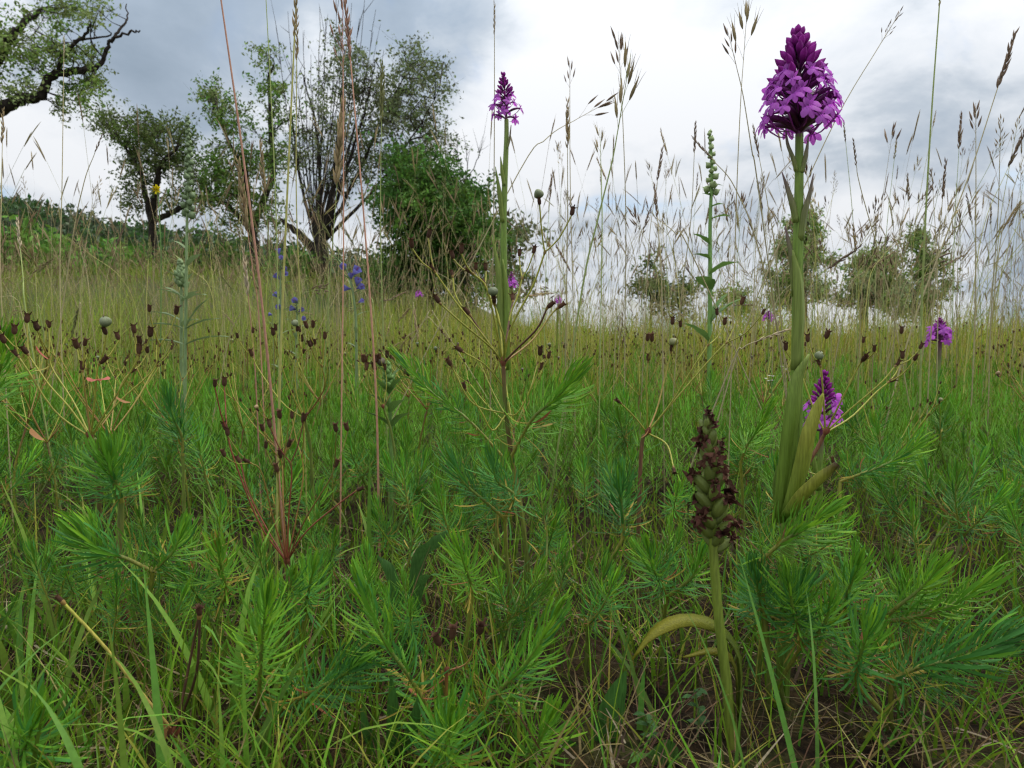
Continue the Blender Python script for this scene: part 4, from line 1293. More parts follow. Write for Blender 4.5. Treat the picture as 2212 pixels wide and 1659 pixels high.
def lip_mesh():
    b = B()
    base = PURP * 0.75
    for (a, L, W, dr) in ((0.0, 0.92, 0.46, -0.5), (0.72, 0.98, 0.52, -0.3), (-0.72, 0.98, 0.52, -0.3)):
        n = 7; t = np.linspace(0, 1, n)
        d = np.array((math.cos(a), math.sin(a), 0))
        path = d[None, :] * (t * L)[:, None]
        path[:, 2] = dr * t ** 2 + 0.06 * np.sin(t * 3.1) + (0.02 if a else 0)
        b.ribbon(path, W * np.array((0.55, 0.6, 0.78, 1.0, 1.05, 0.85, 0.28)), np.array((-d[1], d[0], 0)),
                 [PURP * 1.25, PURP * 1.05, PURP, PURP * 1.05], -0.25, wave=0.05)
    # throat guides
    for s in (-1, 1):
        b.ribbon(np.array([(0.02, 0.10 * s, 0.05), (0.18, 0.09 * s, 0.12), (0.36, 0.08 * s, 0.05)]), [0.04, 0.12, 0.02], np.array((0, 0, 1.0)), PURP * 1.2)
    return b.mesh('lip', M_PETAL)


def bud_mesh():
    b = B()
    z = np.linspace(0, 1, 12); r = np.interp(z, [0, .2, .42, .55, .68, .82, .93, 1], [.035, .055, .08, .13, .165, .145, .075, .012])
    b.tube(np.stack([z * 0, 0.10 * np.sin(z * 3), z], 1), r, [OVA, OVA * 1.1, BUD * 0.7, BUD, BUD * 1.5, BUD * 1.2], 9, 0.12, 3)
    return b.mesh('bud', M_PETAL)


LIP = lip_mesh()
SEPAL = petal_mesh('sepal', 0.72, 0.26, 0.35, PURP * 0.95)
DORSAL = petal_mesh('hood', 0.74, 0.40, 0.7, [PURP * 0.5, PURP * 0.85, PURP * 0.95], 0.6, (0.5, 0.95, 1.0, 0.7, 0.08))
BUDM = bud_mesh()
bract_v = petal_mesh('bract', 1.0, 0.16, 0.2, [OVA * 1.5, OVA], 0.5, (0.8, 1, 0.8, 0.4, 0.03))


def ovary_mesh():
    b = B()
    z = np.linspace(0, 1, 10)
    path = np.stack([z, 0 * z, 0.22 * np.sin(z * 2.2) - 0.10 * z], 1)
    b.tube(path, np.interp(z, [0, .15, .5, .85, 1], [.045, .06, .085, .06, .045]), [OVA * 1.1, OVA, BUD * 0.8], 8, 0.18, 3)
    # spur curving down behind the flower
    b.tube(np.array([(1.0, 0, 0.08), (0.8, 0.05, -0.06), (0.55, 0.05, -0.18), (0.35, 0.03, -0.2)]), [.03, .022, .012], BUD, 5)
    return b.mesh('flower', M_OVARY)


OVARY = ovary_mesh()


def flower_head(root, o, A, Bp, R, n_open, n_bud, fs, rng, lean=0.0):
    """pyramid of flowers: A stem top, Bp apex, R reach of the lowest flowers, fs flower size"""
    ax = Bp - A; L = np.linalg.norm(ax); up = ax / L
    u = unit(np.cross(up, (0, 1, 0.0))); w = np.cross(u, up)
    N = n_open + n_bud
    b = B(); b.tube(np.array([A - up * 0.002, A + ax * 0.5, A + ax * 0.9]) - o, [R * 0.085, R * 0.06, R * 0.02], [OVA * 1.6, OVA, OVA], 8)
    axis_o = b.build('flower_axis', M_OVARY, root)
    top_bud = 0.26 * R
    for i in range(N):
        a = i * 2.39996 + rng.uniform(-0.3, 0.3) + lean
        out_v = u * math.cos(a) + w * math.sin(a)
        if i < n_open:
            tt = i / max(n_open - 1, 1)
            h = 0.0 + 0.44 * tt
            el = 0.16 + 0.40 * tt + rng.normal(0, 0.13)
            d = out_v * math.cos(el) + up * math.sin(el)
            ol = R * np.interp(tt, [0, 0.5, 1], [0.90, 0.82, 0.58]) * rng.uniform(0.85, 1.06)
            m = frame(A + ax * h - o, d, up, ol)
            fl = link('flower', OVARY, root, MM(m))
            tip = np.array((1.0, 0, 0.08))            # in the flower's own space
            s = fs / ol * rng.uniform(0.85, 1.12)
            twist = rng.normal(0, 0.35)

            def loc(dx, zh):
                return MM(frame(tip, dx, zh, s))
            # local axes: X outward along the ovary, Z upward
            c_, s_ = math.cos(-el * 0.75), math.sin(-el * 0.75)
            hor = np.array((c_, 0, s_)); ver = np.array((-s_, 0, c_)); lat = np.array((0, math.cos(twist), math.sin(twist)))
            ver = unit(np.cross(hor, lat)) * 1.0
            if ver[2] < 0:
                ver = -ver
            dn = rng.uniform(0.25, 0.55) + 0.35 * (1 - tt)
            link('lip', LIP, fl, loc(hor * 0.8 - ver * dn + lat * rng.normal(0, 0.12), ver + hor * 0.6))
            link('hood', DORSAL, fl, loc(ver * 0.95 + hor * 0.10, -hor))
            for sg in (-1, 1):
                link('sepal', SEPAL, fl, loc(lat * sg * 0.9 + ver * 0.65 - hor * 0.05 + rng.normal(size=3) * 0.1, hor))
        else:
            tt = (i - n_open) / max(n_bud - 1, 1)
            h = 0.40 + 0.52 * tt
            reach = R * np.interp(tt, [0, 0.35, 0.7, 1.0], [0.64, 0.48, 0.28, 0.09])
            rise = (L * (0.60 + 0.46 * tt) - L * h) if tt > 0.9 else reach * np.interp(tt, [0, 1], [0.60, 1.3]) + R * 0.05
            d = out_v * reach + up * rise
            bl = max(np.linalg.norm(d), top_bud) * rng.uniform(0.92, 1.08)
            m = zframe(A + ax * h - o, d, bl)
            wd = np.clip(R * 0.58 / bl, 0.72, 1.5)
            m[:3, 0] *= wd * 0.8; m[:3, 1] *= wd * 0.8
            link('bud', BUDM, root, MM(m))
    return axis_o


def orchid_leaf(root, o, pts, widths, cols, side=(1, 0.25, 0), fold=0.55, name='leaf'):
    q = curve([P(*p) for p in pts], 14)
    b = B(); b.ribbon(q - o, widths, np.array(side, float), cols, fold)
    ob = b.build(name, M_OLEAF, root)
    md = ob.modifiers.new('thickness', 'SOLIDIFY'); md.thickness = 0.0007; md.offset = 0
    return ob


def orchid(label, gx, Y, stem_px, rs, head, leaves, scol, n_open, n_bud, fs, R, seed, group=None, bracts=()):
    X0 = XW(gx, Y); z0 = float(T(X0, Y)); o = np.array((X0, Y, z0))
    root = thing('orchid', label, 'orchid', o, group)
    q = curve([np.array((X0, Y, z0 - 0.01))] + [P(x, y, Y) for x, y in stem_px], 26)
    b = B(); b.tube(q - o, rs, scol, 10, 0.05, 5); b.build('stem', M_STEM, root)
    A = q[-1]; Bp = P(head[0], head[1], Y)
    flower_head(root, o, A, Bp, R, n_open, n_bud, fs, np.random.default_rng(seed))
    for (pts, w, c, kw) in leaves:
        orchid_leaf(root, o, [(x, y, Y + dy) for x, y, dy in pts], w, c, **kw)
    return root


S = 0.46 / FPX            # metres for one picture unit at the tallest orchid
OG = np.array((0.170, 0.265, 0.036)); OG2 = np.array((0.230, 0.295, 0.065)); OGY = np.array((0.300, 0.310, 0.045)); OPK = np.array((0.22, 0.13, 0.15))
orchid('tallest orchid with a large purple pyramid of flowers on a thick green stem', 1690, 0.46,
       [(1705, 1100), (1718, 950), (1722, 820), (1724, 680), (1724, 560), (1726, 440), (1727, 350), (1727, 290)],
       np.array((15, 15, 14, 13, 12, 11, 9.5, 8.5, 8)) * S, (1726, 66),
       [([(1688, 1130, -.006), (1700, 1020, -.008), (1716, 900, -.010), (1726, 820, -.008), (1748, 765, -.006)], np.array((30, 36, 38, 30, 4)) * S, [OG * 0.9, OG, OG2], {}),
        ([(1706, 1120, -.012), (1738, 1010, -.016), (1752, 940, -.018), (1770, 880, -.016), (1778, 850, -.016)], np.array((34, 40, 36, 24, 3)) * S, [OG, OGY, OGY * 1.1], {}),
        ([(1708, 1120, -.016), (1740, 1075, -.022), (1780, 1035, -.026), (1812, 1004, -.028)], np.array((38, 40, 34, 16)) * S, [OG, OGY * 0.9, OGY, BROWN * 0.8], {}),
        ([(1690, 1120, .006), (1683, 1040, .01), (1700, 960, .012)], np.array((26, 24, 4)) * S, [OG * 0.8, OG], {}),
        ([(1722, 800, -.005), (1730, 690, -.006), (1727, 600, -.0055), (1712, 540, -.004)], np.array((24, 28, 24, 6)) * S, [OG2, OG2 * 1.05], {}),
        ([(1718, 640, -.003), (1712, 560, -.004), (1704, 520, -.004), (1696, 490, -.003)], np.array((13, 13, 9, 1.5)) * S, [OG2, OPK], {}),
        ([(1722, 480, -.004), (1714, 440, -.005), (1702, 405, -.004), (1689, 372, -.003)], np.array((15, 15, 10, 1)) * S, [OG2, OPK], {}),
        ([(1732, 520, -.003), (1740, 460, -.004), (1750, 420, -.003), (1757, 375, -.002)], np.array((15, 15, 10, 1)) * S, [OG2, OPK * 0.9 + OG2 * 0.1], {}),
        ([(1722, 370, -.003), (1714, 340, -.004), (1702, 310, -.003), (1697, 278, -.002)], np.array((9, 10, 7, 1)) * S, [OG2 * 1.1, OPK], {}),
        ([(1733, 372, -.003), (1739, 350, -.003), (1744, 320, -.002), (1746, 296, -.002)], np.array((9, 10, 7, 1)) * S, [OG2 * 1.1, OPK], {})],
       [OG * 0.85, OG, OG * 1.05, OG * 0.9], 42, 46, 26 * S, 95 * S, 11)

S2 = 0.95 / FPX
orchid('slender orchid with a small purple spike rising behind the tall fruiting spurge', 1092, 0.95,
       [(1088, 850), (1087, 720), (1088, 600), (1088, 480), (1091, 380), (1094, 300), (1094, 258)],
       np.array((10, 9.5, 8.5, 7.5, 6.5, 6, 5, 4.5)) * S2, (1087, 160),
       [([(1084, 780, -.01), (1083, 690, -.012), (1078, 590, -.012), (1062, 508, -.01)], np.array((12, 15, 13, 1)) * S2, [OG2, OG2 * 1.1], {}),
        ([(1094, 800, -.01), (1096, 700, -.012), (1094, 620, -.01), (1086, 560, -.01)], np.array((14, 16, 12, 2)) * S2, [OG, OG2], {}),
        ([(1086, 480, -.006), (1080, 420, -.008), (1070, 360, -.006)], np.array((9, 10, 1)) * S2, [OG2, OG2], {}),
        ([(1089, 400, -.006), (1085, 370, -.007), (1081, 338, -.006)], np.array((7, 8, 1)) * S2, [OG2, OG2], {}),
        ([(1096, 320, -.006), (1101, 300, -.006), (1104, 270, -.006)], np.array((4, 4, 1)) * S2, [OG2, OPK], {})],
       [OG, OG, OG2 * 0.9], 15, 34, 15 * S2, 35 * S2, 12)
S3 = 0.78 / FPX
orchid('low purple orchid half open behind the thick leaves of the tallest orchid', 1770, 0.78,
       [(1772, 1010), (1776, 930)], np.array((7, 6, 5)) * S3, (1782, 806),
       [([(1772, 1060, -.01), (1760, 1000, -.012), (1745, 940, -.012)], np.array((12, 12, 1)) * S3, [OG, OG2], {})],
       [OG, OG, OVA * 2], 13, 36, 20 * S3, 48 * S3, 13)
S4 = 1.45 / FPX
orchid('short purple orchid standing alone in the pale grass beside the tallest orchid', 2024, 1.45,
       [(2026, 830), (2030, 738)], np.array((6, 5, 4.5)) * S4, (2031, 688),
       [([(2022, 960, -.01), (2020, 900, -.012), (2016, 868, -.012)], np.array((9, 9, 4)) * S4, [OG, OG], {})],
       [OG, OG * 1.1, OVA * 1.5], 16, 22, 15 * S4, 26 * S4, 14)
for (x, y, Yk, w, hgt, lab, sd) in ((1105, 603, 1.7, 13, 34, 'distant purple orchid seen right behind the slender orchid stem', 21),
                                    (905, 632, 2.6, 8, 16, 'tiny far pink orchid between the blue flowers and the slender orchid', 22),
                                    (1206, 645, 2.3, 9, 18, 'tiny far orchid beside the brown seed heads of the tall fruiting spurge', 23),
                                    (1660, 680, 2.2, 11, 18, 'tiny dark purple far orchid left of the thick tallest stem', 24)):
    s_ = Yk / FPX
    orchid(lab, x - 4, Yk, [(x - 2, y + 70), (x, y + hgt * 0.6)], np.array((3, 2.5, 2.2)) * s_, (x, y - hgt * 0.45), [], [OG, STEM_Y * 0.7], 9, 14, w * 0.65 * s_, w * 1.1 * s_, sd)

# the orchid gone over: brown withered flowers on green capsules


def capsule_mesh():
    b = B()
    z = np.linspace(0, 1, 11); r = np.interp(z, [0, .08, .3, .55, .8, .95, 1], [.05, .11, .18, .195, .16, .09, .05])
    c = np.array((0.130, 0.165, 0.030))
    b.tube(np.stack([0.03 * np.sin(z * 3), 0 * z, z], 1), r, [c * 0.7, c, c * 1.15, c * 0.8], 18, 0.10, 6)
    return b.mesh('seed_pod', M_CAPS)


def withered_mesh(seed):
    rg = np.random.default_rng(seed)
    b = B()
    for k in range(9):
        d = unit(rg.normal(size=3) + np.array((0, 0, 0.5)))
        q = np.array([(0, 0, 0), d * 0.35 + rg.normal(size=3) * 0.08, d * 0.62 + rg.normal(size=3) * 0.16, d * 0.78 + rg.normal(size=3) * 0.22 - np.array((0, 0, 0.12))])
        b.ribbon(curve(q, 6), [0.3, 0.5, 0.42, 0.12], rg.normal(size=3), BROWN * rg.uniform(0.9, 2.0) + np.array((0.012, 0.002, 0.002)), rg.uniform(-0.8, 0.8), wave=0.12)
    return b.mesh('withered_flower', M_WITHER)


POD = capsule_mesh()
WITH = [withered_mesh(s) for s in (1, 2, 3, 4, 5)]


def brown_orchid():
    Y = 0.405; s = Y / FPX
    X0 = XW(1590, Y); z0 = float(T(X0, Y)); o = np.array((X0, Y, z0))
    root = thing('fruiting_orchid', 'orchid gone over with dark brown withered flowers on plump green pods', 'orchid', o)
    pts = [(1582, 1600), (1570, 1480), (1553, 1340), (1541, 1190), (1534, 1040), (1522, 895)]
    q = curve([np.array((X0, Y, z0 - 0.01))] + [P(x, y, Y) for x, y in pts], 30)
    c = np.array((0.165, 0.215, 0.028))
    b = B(); b.tube(q - o, np.array((15, 13, 11, 10, 9.5, 8, 4)) * s, [STEM_Y * 0.7, c, c, c, np.array((0.08, 0.09, 0.03))], 10, 0.06, 4)
    b.build('stem', M_STEM, root)
    rg = np.random.default_rng(5)
    n = 38
    for i in range(n):
        t = (i + 0.5) / n
        y = 1195 - 275 * t
        k = np.argmin(np.abs(q[:, 2] - P(1535, y, Y)[2]))
        pos = q[k].copy(); pos[2] = P(1535, y, Y)[2]
        a = i * 2.39996 + rg.uniform(-0.2, 0.2)
        el = 0.72 + 0.5 * t + rg.normal(0, 0.1)
        d = np.array((math.cos(a) * math.cos(el), math.sin(a) * math.cos(el), math.sin(el)))
        L = np.interp(t, [0, .15, .6, 1], [48, 62, 58, 32]) * s * rg.uniform(0.9, 1.1)
        m = zframe(pos - o, d, L)
        pod = link('seed_pod', POD, root, MM(m))
        wsz = np.interp(t, [0, .5, 1], [24, 25, 20]) * s / L * rg.uniform(0.8, 1.25)
        if rg.uniform() < (0.92 if t < 0.55 else 0.72):
            mm = np.eye(4); R_ = zframe(np.array((0, 0, 0.95)), np.array((rg.normal(0, .5), rg.normal(0, .5), 0.6)), wsz)
            link('withered_flower', WITH[int(rg.integers(5))], pod, MM(R_))
    lc = np.array((0.230, 0.215, 0.018)); ld = np.array((0.110, 0.150, 0.020))
    for (pl, w, cc) in (([(1600, 1560, 0.40), (1600, 1420, 0.41), (1560, 1355, 0.415), (1480, 1335, 0.41), (1410, 1365, 0.40), (1365, 1425, 0.395)], np.array((24, 40, 44, 42, 34, 5)) * s, [ld, ld, lc, lc]),
                        ([(1600, 1600, 0.405), (1590, 1440, 0.42), (1545, 1405, 0.425), (1475, 1420, 0.42)], np.array((20, 30, 26, 3)) * s, [ld, lc * 0.8, lc * 0.9])):
        p = curve([P(*v) for v in pl], 16)
        bb = B(); bb.ribbon(p - o, w, np.array((0.15, 1.0, 0.25)), cc, 0.3, wave=0.02)
        ob = bb.build('leaf', M_OLEAF, root)
        md = ob.modifiers.new('thickness', 'SOLIDIFY'); md.thickness = 0.0008; md.offset = 0


brown_orchid()

# ------------------------------------------------------------------ tall grass stalks one can tell apart


def spikelet_mesh(awn, col):
    b = B()
    z = np.linspace(0, 1, 7)
    b.tube(np.stack([z * 0, z * 0, z], 1), np.array((.03, .08, .10, .09, .065, .035, .006)), [col * 0.8, col, col * 1.2], 6)
    for k in range(awn):
        a = k * 2.1 + 0.4
        d = np.array((math.cos(a) * 0.10, math.sin(a) * 0.10, 0))
        b.tube(np.array([d + (0, 0, 0.55 + 0.12 * k), d * 1.8 + (0, 0, 1.0), d * 2.6 + (0, 0, 1.28)]), [.018, .004], col, 3)
    return b.mesh('spikelet', M_DRY)


SPK = {'tan': spikelet_mesh(0, np.array((0.416, 0.312, 0.169))), 'brown': spikelet_mesh(0, np.array((0.260, 0.176, 0.117))),
       'straw': spikelet_mesh(0, np.array((0.58, 0.48, 0.33))), 'green': spikelet_mesh(0, np.array((0.26, 0.26, 0.10))),
       'brome': spikelet_mesh(3, np.array((0.351, 0.273, 0.143))), 'pink': spikelet_mesh(0, np.array((0.38, 0.23, 0.16)))}
CULM = {'tan': np.array((0.390, 0.325, 0.169)), 'green': np.array((0.286, 0.338, 0.104)), 'pink': np.array((0.468, 0.234, 0.156)), 'yellow': np.array((0.416, 0.390, 0.111))}
SPK_V = {}
for k_, me_ in SPK.items():
    v_ = np.zeros(len(me_.vertices) * 3, np.float32); me_.vertices.foreach_get('co', v_)
    f_ = np.zeros(len(me_.polygons) * 4, np.int32); me_.loops.foreach_get('vertex_index', f_)
    c_ = np.zeros(len(me_.vertices) * 4, np.float32); me_.color_attributes['Col'].data.foreach_get('color', c_)
    SPK_V[k_] = (v_.reshape(-1, 3).astype(float), f_.reshape(-1, 4), c_.reshape(-1, 4)[:, :3].astype(float))


def head_frames(p, d, kind, L, rng):
    """spikelet frames of one seed head that ends a culm at p, growing along d"""
    fr = []; br = []
    u = unit(np.cross(d, (0.2, 1, 0.1))); w = np.cross(d, u)
    if kind == 'spike':
        n = int(10 + L * 160)
        for i in range(n):
            t = i / (n - 1); a = i * 2.2 + rng.uniform(-.4, .4)
            o_ = u * math.cos(a) + w * math.sin(a)
            sl = L * 0.20 * (1.05 - 0.5 * abs(t - 0.3)) * rng.uniform(0.75, 1.15)
            fr.append((p + d * (t * L * 0.9) + o_ * L * 0.008, unit(d + o_ * rng.uniform(0.1, 0.32)), sl, 1.0))
    elif kind == 'loose':
        n = int(9 + L * 70)
        for i in range(n):
            t = i / (n - 1); a = i * 2.4 + rng.uniform(-.5, .5)
            o_ = u * math.cos(a) + w * math.sin(a)
            bl = L * 0.28 * (1 - 0.75 * t) * rng.uniform(0.4, 1.0)
            st = p + d * (t * L * 0.85); e = st + unit(d + o_ * 0.6) * bl
            br.append((st, e)); fr.append((e, unit(d + o_ * 0.35 + rng.normal(size=3) * 0.1), L * 0.15 * rng.uniform(0.8, 1.2), 0.9))
    else:   # brome: few long spikelets on thin branches
        n = int(rng.integers(5, 9))
        for i in range(n):
            t = i / max(n - 1, 1); a = i * 2.7 + rng.uniform(-.4, .4)
            o_ = u * math.cos(a) + w * math.sin(a)
            bl = L * rng.uniform(0.12, 0.35) * (1 - 0.6 * t)
            st = p + d * (t * L * 0.62); e = st + unit(d + o_ * rng.uniform(0.25, 0.8)) * bl
            br.append((st, e)); fr.append((e, unit(d + o_ * 0.28 + np.array((0, 0, -0.05))), L * rng.uniform(0.26, 0.36), 0.8))
    return fr, br


def stalk(pl, Y, r, culm, kind, spk, L, label, group=None, hero=True, seed=0, bladed=0):
    """pl: picture points of the culm from low to high; the foot stands on the ground below the first one"""
    rng = np.random.default_rng(1000 + seed)
    Yt = Y + rng.uniform(-0.04, 0.04) * Y
    q = [P(x, y, Y + (Yt - Y) * k / len(pl)) for k, (x, y) in enumerate(pl)]
    d0 = q[0] - q[1] if len(q) > 1 else np.array((0, 0, -1.0))
    g = q[0][2] - float(T(q[0][0], Y))
    fx = q[0][0] + d0[0] / (abs(d0[2]) + 1e-6) * g * 0.7
    foot = np.array((fx, Y, float(T(fx, Y))))
    root = thing('grass_stalk', label, 'grass', foot, group)
    path = curve([foot - np.array((0, 0, 0.01))] + q, 20)
    c = CULM[culm]
    b = B(); b.tube(path - foot, [r * 1.25, r, r * 0.6], [c * 0.85, c, c * 1.1], 5)
    tip = path[-1]; d = unit(path[-1] - path[-3])
    fr, br = head_frames(tip, d, kind, L, rng) if kind else ([], [])
    if fr:
        b.tube(np.array([tip, tip + d * L * 0.5, tip + d * L * 0.9]) - foot, [r * 0.6, r * 0.25], c, 4)
        for s_, e_ in br:
            b.tube(np.array([s_, (s_ + e_) / 2 + d * 0.02 * L, e_]) - foot, [r * 0.3, r * 0.22], c, 3)
    b.build('culm', M_CULM, root)
    if bladed:
        for k in range(bladed):
            i = int(rng.integers(5, 13)); a = rng.uniform(0, 6.28); Lb = rng.uniform(0.08, 0.16)
            h = np.array((math.cos(a), math.sin(a), 0))
            bb = B(); bb.ribbon(curve([path[i], path[i] + h * Lb * 0.3 + np.array((0, 0, Lb * 0.6)), path[i] + h * Lb * 0.8 + np.array((0, 0, Lb * 0.65))], 7) - foot, [r * 3.5, r * 3, r * 0.3], np.array((-h[1], h[0], 0)), CULM['green'], 0.4)
            bb.build('leaf_blade', M_GRASS, root)
    if hero:
        for (p, dd, sl, wd) in fr:
            m = zframe(p - foot, dd, sl); m[:3, 0] *= wd; m[:3, 1] *= wd
            link('spikelet', SPK[spk], root, MM(m))
    elif fr:
        hb = B(); V, F, C = SPK_V[spk]
        for (p, dd, sl, wd) in fr:
            m = zframe(p - foot, dd, sl); m[:3, 0] *= wd; m[:3, 1] *= wd
            hb.add(V @ m[:3, :3].T + m[:3, 3], F, C * rng.uniform(0.8, 1.2))
        hb.build('seed_head', M_DRY, root, kind='stuff')
    return root


u1 = 1 / FPX
HERO = [
    ([(600, 1010), (565, 650), (520, 300), (473, -30)], 0.62, 4.6, 'pink', None, 'tan', 0.0, 'tall leaning reddish grass stem left of the yellowish pair, reaching out of view'),
    ([(598, 1120), (606, 760), (622, 380), (636, 80)], 0.60, 4.6, 'yellow', 'spike', 'tan', 0.05, 'thick yellow-green grass stem with its seed head touching the upper edge'),
    ([(660, 1020), (650, 700), (640, 430), (641, 130)], 0.75, 2.6, 'yellow', 'spike', 'tan', 0.05, 'thin yellowish grass stem right beside the thick yellow-green one'),
    ([(735, 1130), (738, 850), (742, 500), (741, 150)], 0.70, 2.7, 'pink', 'loose', 'pink', 0.085, 'pinkish grass stalk with a long loose panicle in front of the willow'),
    ([(818, 1120), (812, 850), (790, 520), (757, 130)], 0.64, 3.8, 'pink', 'spike', 'pink', 0.06, 'thick pink grass stem leaning left across the willow'),
    ([(600, 640), (595, 430), (585, 200), (573, -30)], 1.00, 2.2, 'green', None, 'tan', 0.0, 'slim green grass stem rising past the clumped tree top out of view'),
    ([(556, 900), (548, 760), (536, 640)], 0.78, 2.4, 'pink', 'spike', 'straw', 0.062, 'grass stalk with a pale straw seed head between the pink stems'),
    ([(560, 700), (548, 600), (535, 500)], 0.90, 2.0, 'pink', 'spike', 'tan', 0.10, 'drooping brownish grass spike beside the reddish leaning stem'),
    ([(590, 720), (583, 560), (572, 420)], 1.00, 2.0, 'green', 'spike', 'tan', 0.085, 'compact tan grass spike standing near the ragged tree trunk'),
    ([(835, 900), (824, 600), (822, 420), (824, 265)], 0.95, 2.2, 'green', 'spike', 'green', 0.085, 'golden green grass spike bent at the tip before the willow twigs'),
    ([(700, 800), (716, 560), (728, 400)], 1.00, 2.0, 'green', 'spike', 'tan', 0.13, 'long narrow tan grass spike before the willow stems'),
    ([(1060, 800), (1066, 500), (1068, 250), (1068, 75)], 0.98, 1.9, 'tan', 'spike', 'tan', 0.048, 'very thin tall grass stem directly behind the slender orchid flowers'),
    ([(1222, 760), (1226, 480), (1226, 320)], 1.05, 2.0, 'tan', 'spike', 'tan', 0.080, 'upright narrow grass spike right of the slender orchid'),
    ([(1240, 740), (1232, 400), (1231, 190)], 1.15, 1.7, 'tan', 'brome', 'brown', 0.055, 'thin grass stalk with sparse dark spikelets above the narrow upright spike'),
    ([(1100, 410), (1180, 300), (1250, 255)], 1.05, 1.7, 'tan', 'brome', 'brown', 0.075, 'grass stalk bending right with sparse spikelets held nearly level'),
    ([(1255, 640), (1290, 480), (1322, 350), (1335, 280)], 0.85, 3.0, 'green', 'brome', 'brome', 0.105, 'stout brome grass with big long spikelets against white cloud'),
    ([(1350, 720), (1352, 480), (1347, 300), (1340, 160)], 1.10, 1.8, 'tan', 'brome', 'brown', 0.075, 'tall fine grass stalk with a dark narrow tip above the big brome'),
    ([(1300, 540), (1300, 420), (1298, 350)], 0.92, 1.8, 'green', 'brome', 'brome', 0.06, 'short brome stalk with upright spikelets left of the big brome'),
    ([(1585, 640), (1592, 400), (1600, 220), (1606, 130)], 0.85, 1.8, 'tan', 'brome', 'brome', 0.085, 'tall brome grass left of the tallest orchid flower head'),
    ([(1640, 420), (1625, 330), (1606, 210), (1590, 140)], 0.90, 2.0, 'tan', 'brome', 'brown', 0.055, 'grass stalk arching left beside the purple pyramid with drooping dark spikelets'),
    ([(1680, 600), (1660, 450), (1640, 340)], 0.85, 1.8, 'tan', 'spike', 'brown', 0.045, 'dark grass spike left of the tallest orchid stem, leaning against it'),
    ([(1600, 740), (1700, 490), (1810, 250), (1905, 90)], 0.90, 2.0, 'tan', 'loose', 'brown', 0.050, 'long grass stalk slanting right behind the purple pyramid'),
    ([(1990, 720), (1998, 500), (2012, 250), (2029, 15)], 0.85, 3.2, 'green', 'spike', 'tan', 0.03, 'thick straight green grass stem right of the slanting stalk'),
    ([(1960, 740), (2040, 520), (2100, 360), (2155, 190)], 0.95, 2.4, 'tan', 'spike', 'brown', 0.085, 'grass stalk leaning right with a long dark pointed spike'),
    ([(1930, 680), (1860, 410), (1850, 358)], 0.95, 1.7, 'tan', 'spike', 'brown', 0.040, 'grass stalk nodding left with a dark bent spike'),
    ([(2105, 720), (2108, 450), (2108, 290)], 1.0, 2.0, 'tan', 'brome', 'brown', 0.055, 'upright stalk with a dark brome tuft crossing the leaning spike'),
    ([(2010, 740), (2025, 560), (2036, 430)], 1.0, 1.9, 'tan', 'spike', 'brown', 0.06, 'dark purple-brown grass spike near the thick straight stem'),
    ([(2140, 700), (2155, 480), (2160, 330)], 1.1, 1.8, 'tan', 'loose', 'tan', 0.06, 'grass stalk with a loose tan panicle by the dark brome tuft'),
    ([(1430, 640), (1424, 520), (1420, 470)], 0.95, 2.2, 'tan', 'spike', 'brown', 0.060, 'thick brown upright grass spike left of the bud-topped herb'),
    ([(1500, 560), (1460, 505), (1430, 480)], 0.95, 2.0, 'tan', 'loose', 'tan', 0.02, 'bent grass stem ending at the thick brown spike'),
    ([(1470, 660), (1492, 480), (1500, 330)], 1.15, 1.7, 'tan', 'spike', 'brown', 0.055, 'slender brown grass spike left of the green bud spire'),
    ([(1650, 580), (1590, 410), (1540, 345)], 0.90, 2.2, 'tan', 'spike', 'brown', 0.045, 'brown grass spike leaning left across the green bud spire'),
    ([(130, 640), (134, 400), (138, 120)], 0.95, 1.7, 'tan', 'spike', 'straw', 0.03, 'very tall thin grass stem below the gnarled limb'),
    ([(2, 620), (3, 430), (5, 310)], 0.85, 1.8, 'tan', 'spike', 'tan', 0.05, 'grass spike hanging at the tip below the end of the gnarled limb'),
    ([(60, 700), (50, 600), (44, 540)], 0.90, 2.4, 'green', 'spike', 'straw', 0.055, 'pale cream grass spike before the bright green bush'),
    ([(1575, 800), (1605, 752), (1640, 735)], 0.80, 2.6, 'tan', 'spike', 'straw', 0.045, 'pale arched grass spike bowing towards the tallest orchid stem'),
    ([(482, 790), (500, 715), (512, 690)], 1.05, 2.0, 'tan', 'spike', 'straw', 0.02, 'short pale grass curl standing between pale furry spire and reddish stem'),
    ([(150, 560), (180, 400), (205, 330)], 1.0, 1.7, 'tan', 'spike', 'brown', 0.035, 'grass stalk leaning right with a short dark tip below the gnarled limb'),
]
for i, (pl, Y, r, cu, kd, sp, L, lab) in enumerate(HERO):
    stalk(pl, Y, r * Y * u1 * 0.62, cu, kd, sp, L * 0.9, lab, None, True, i)

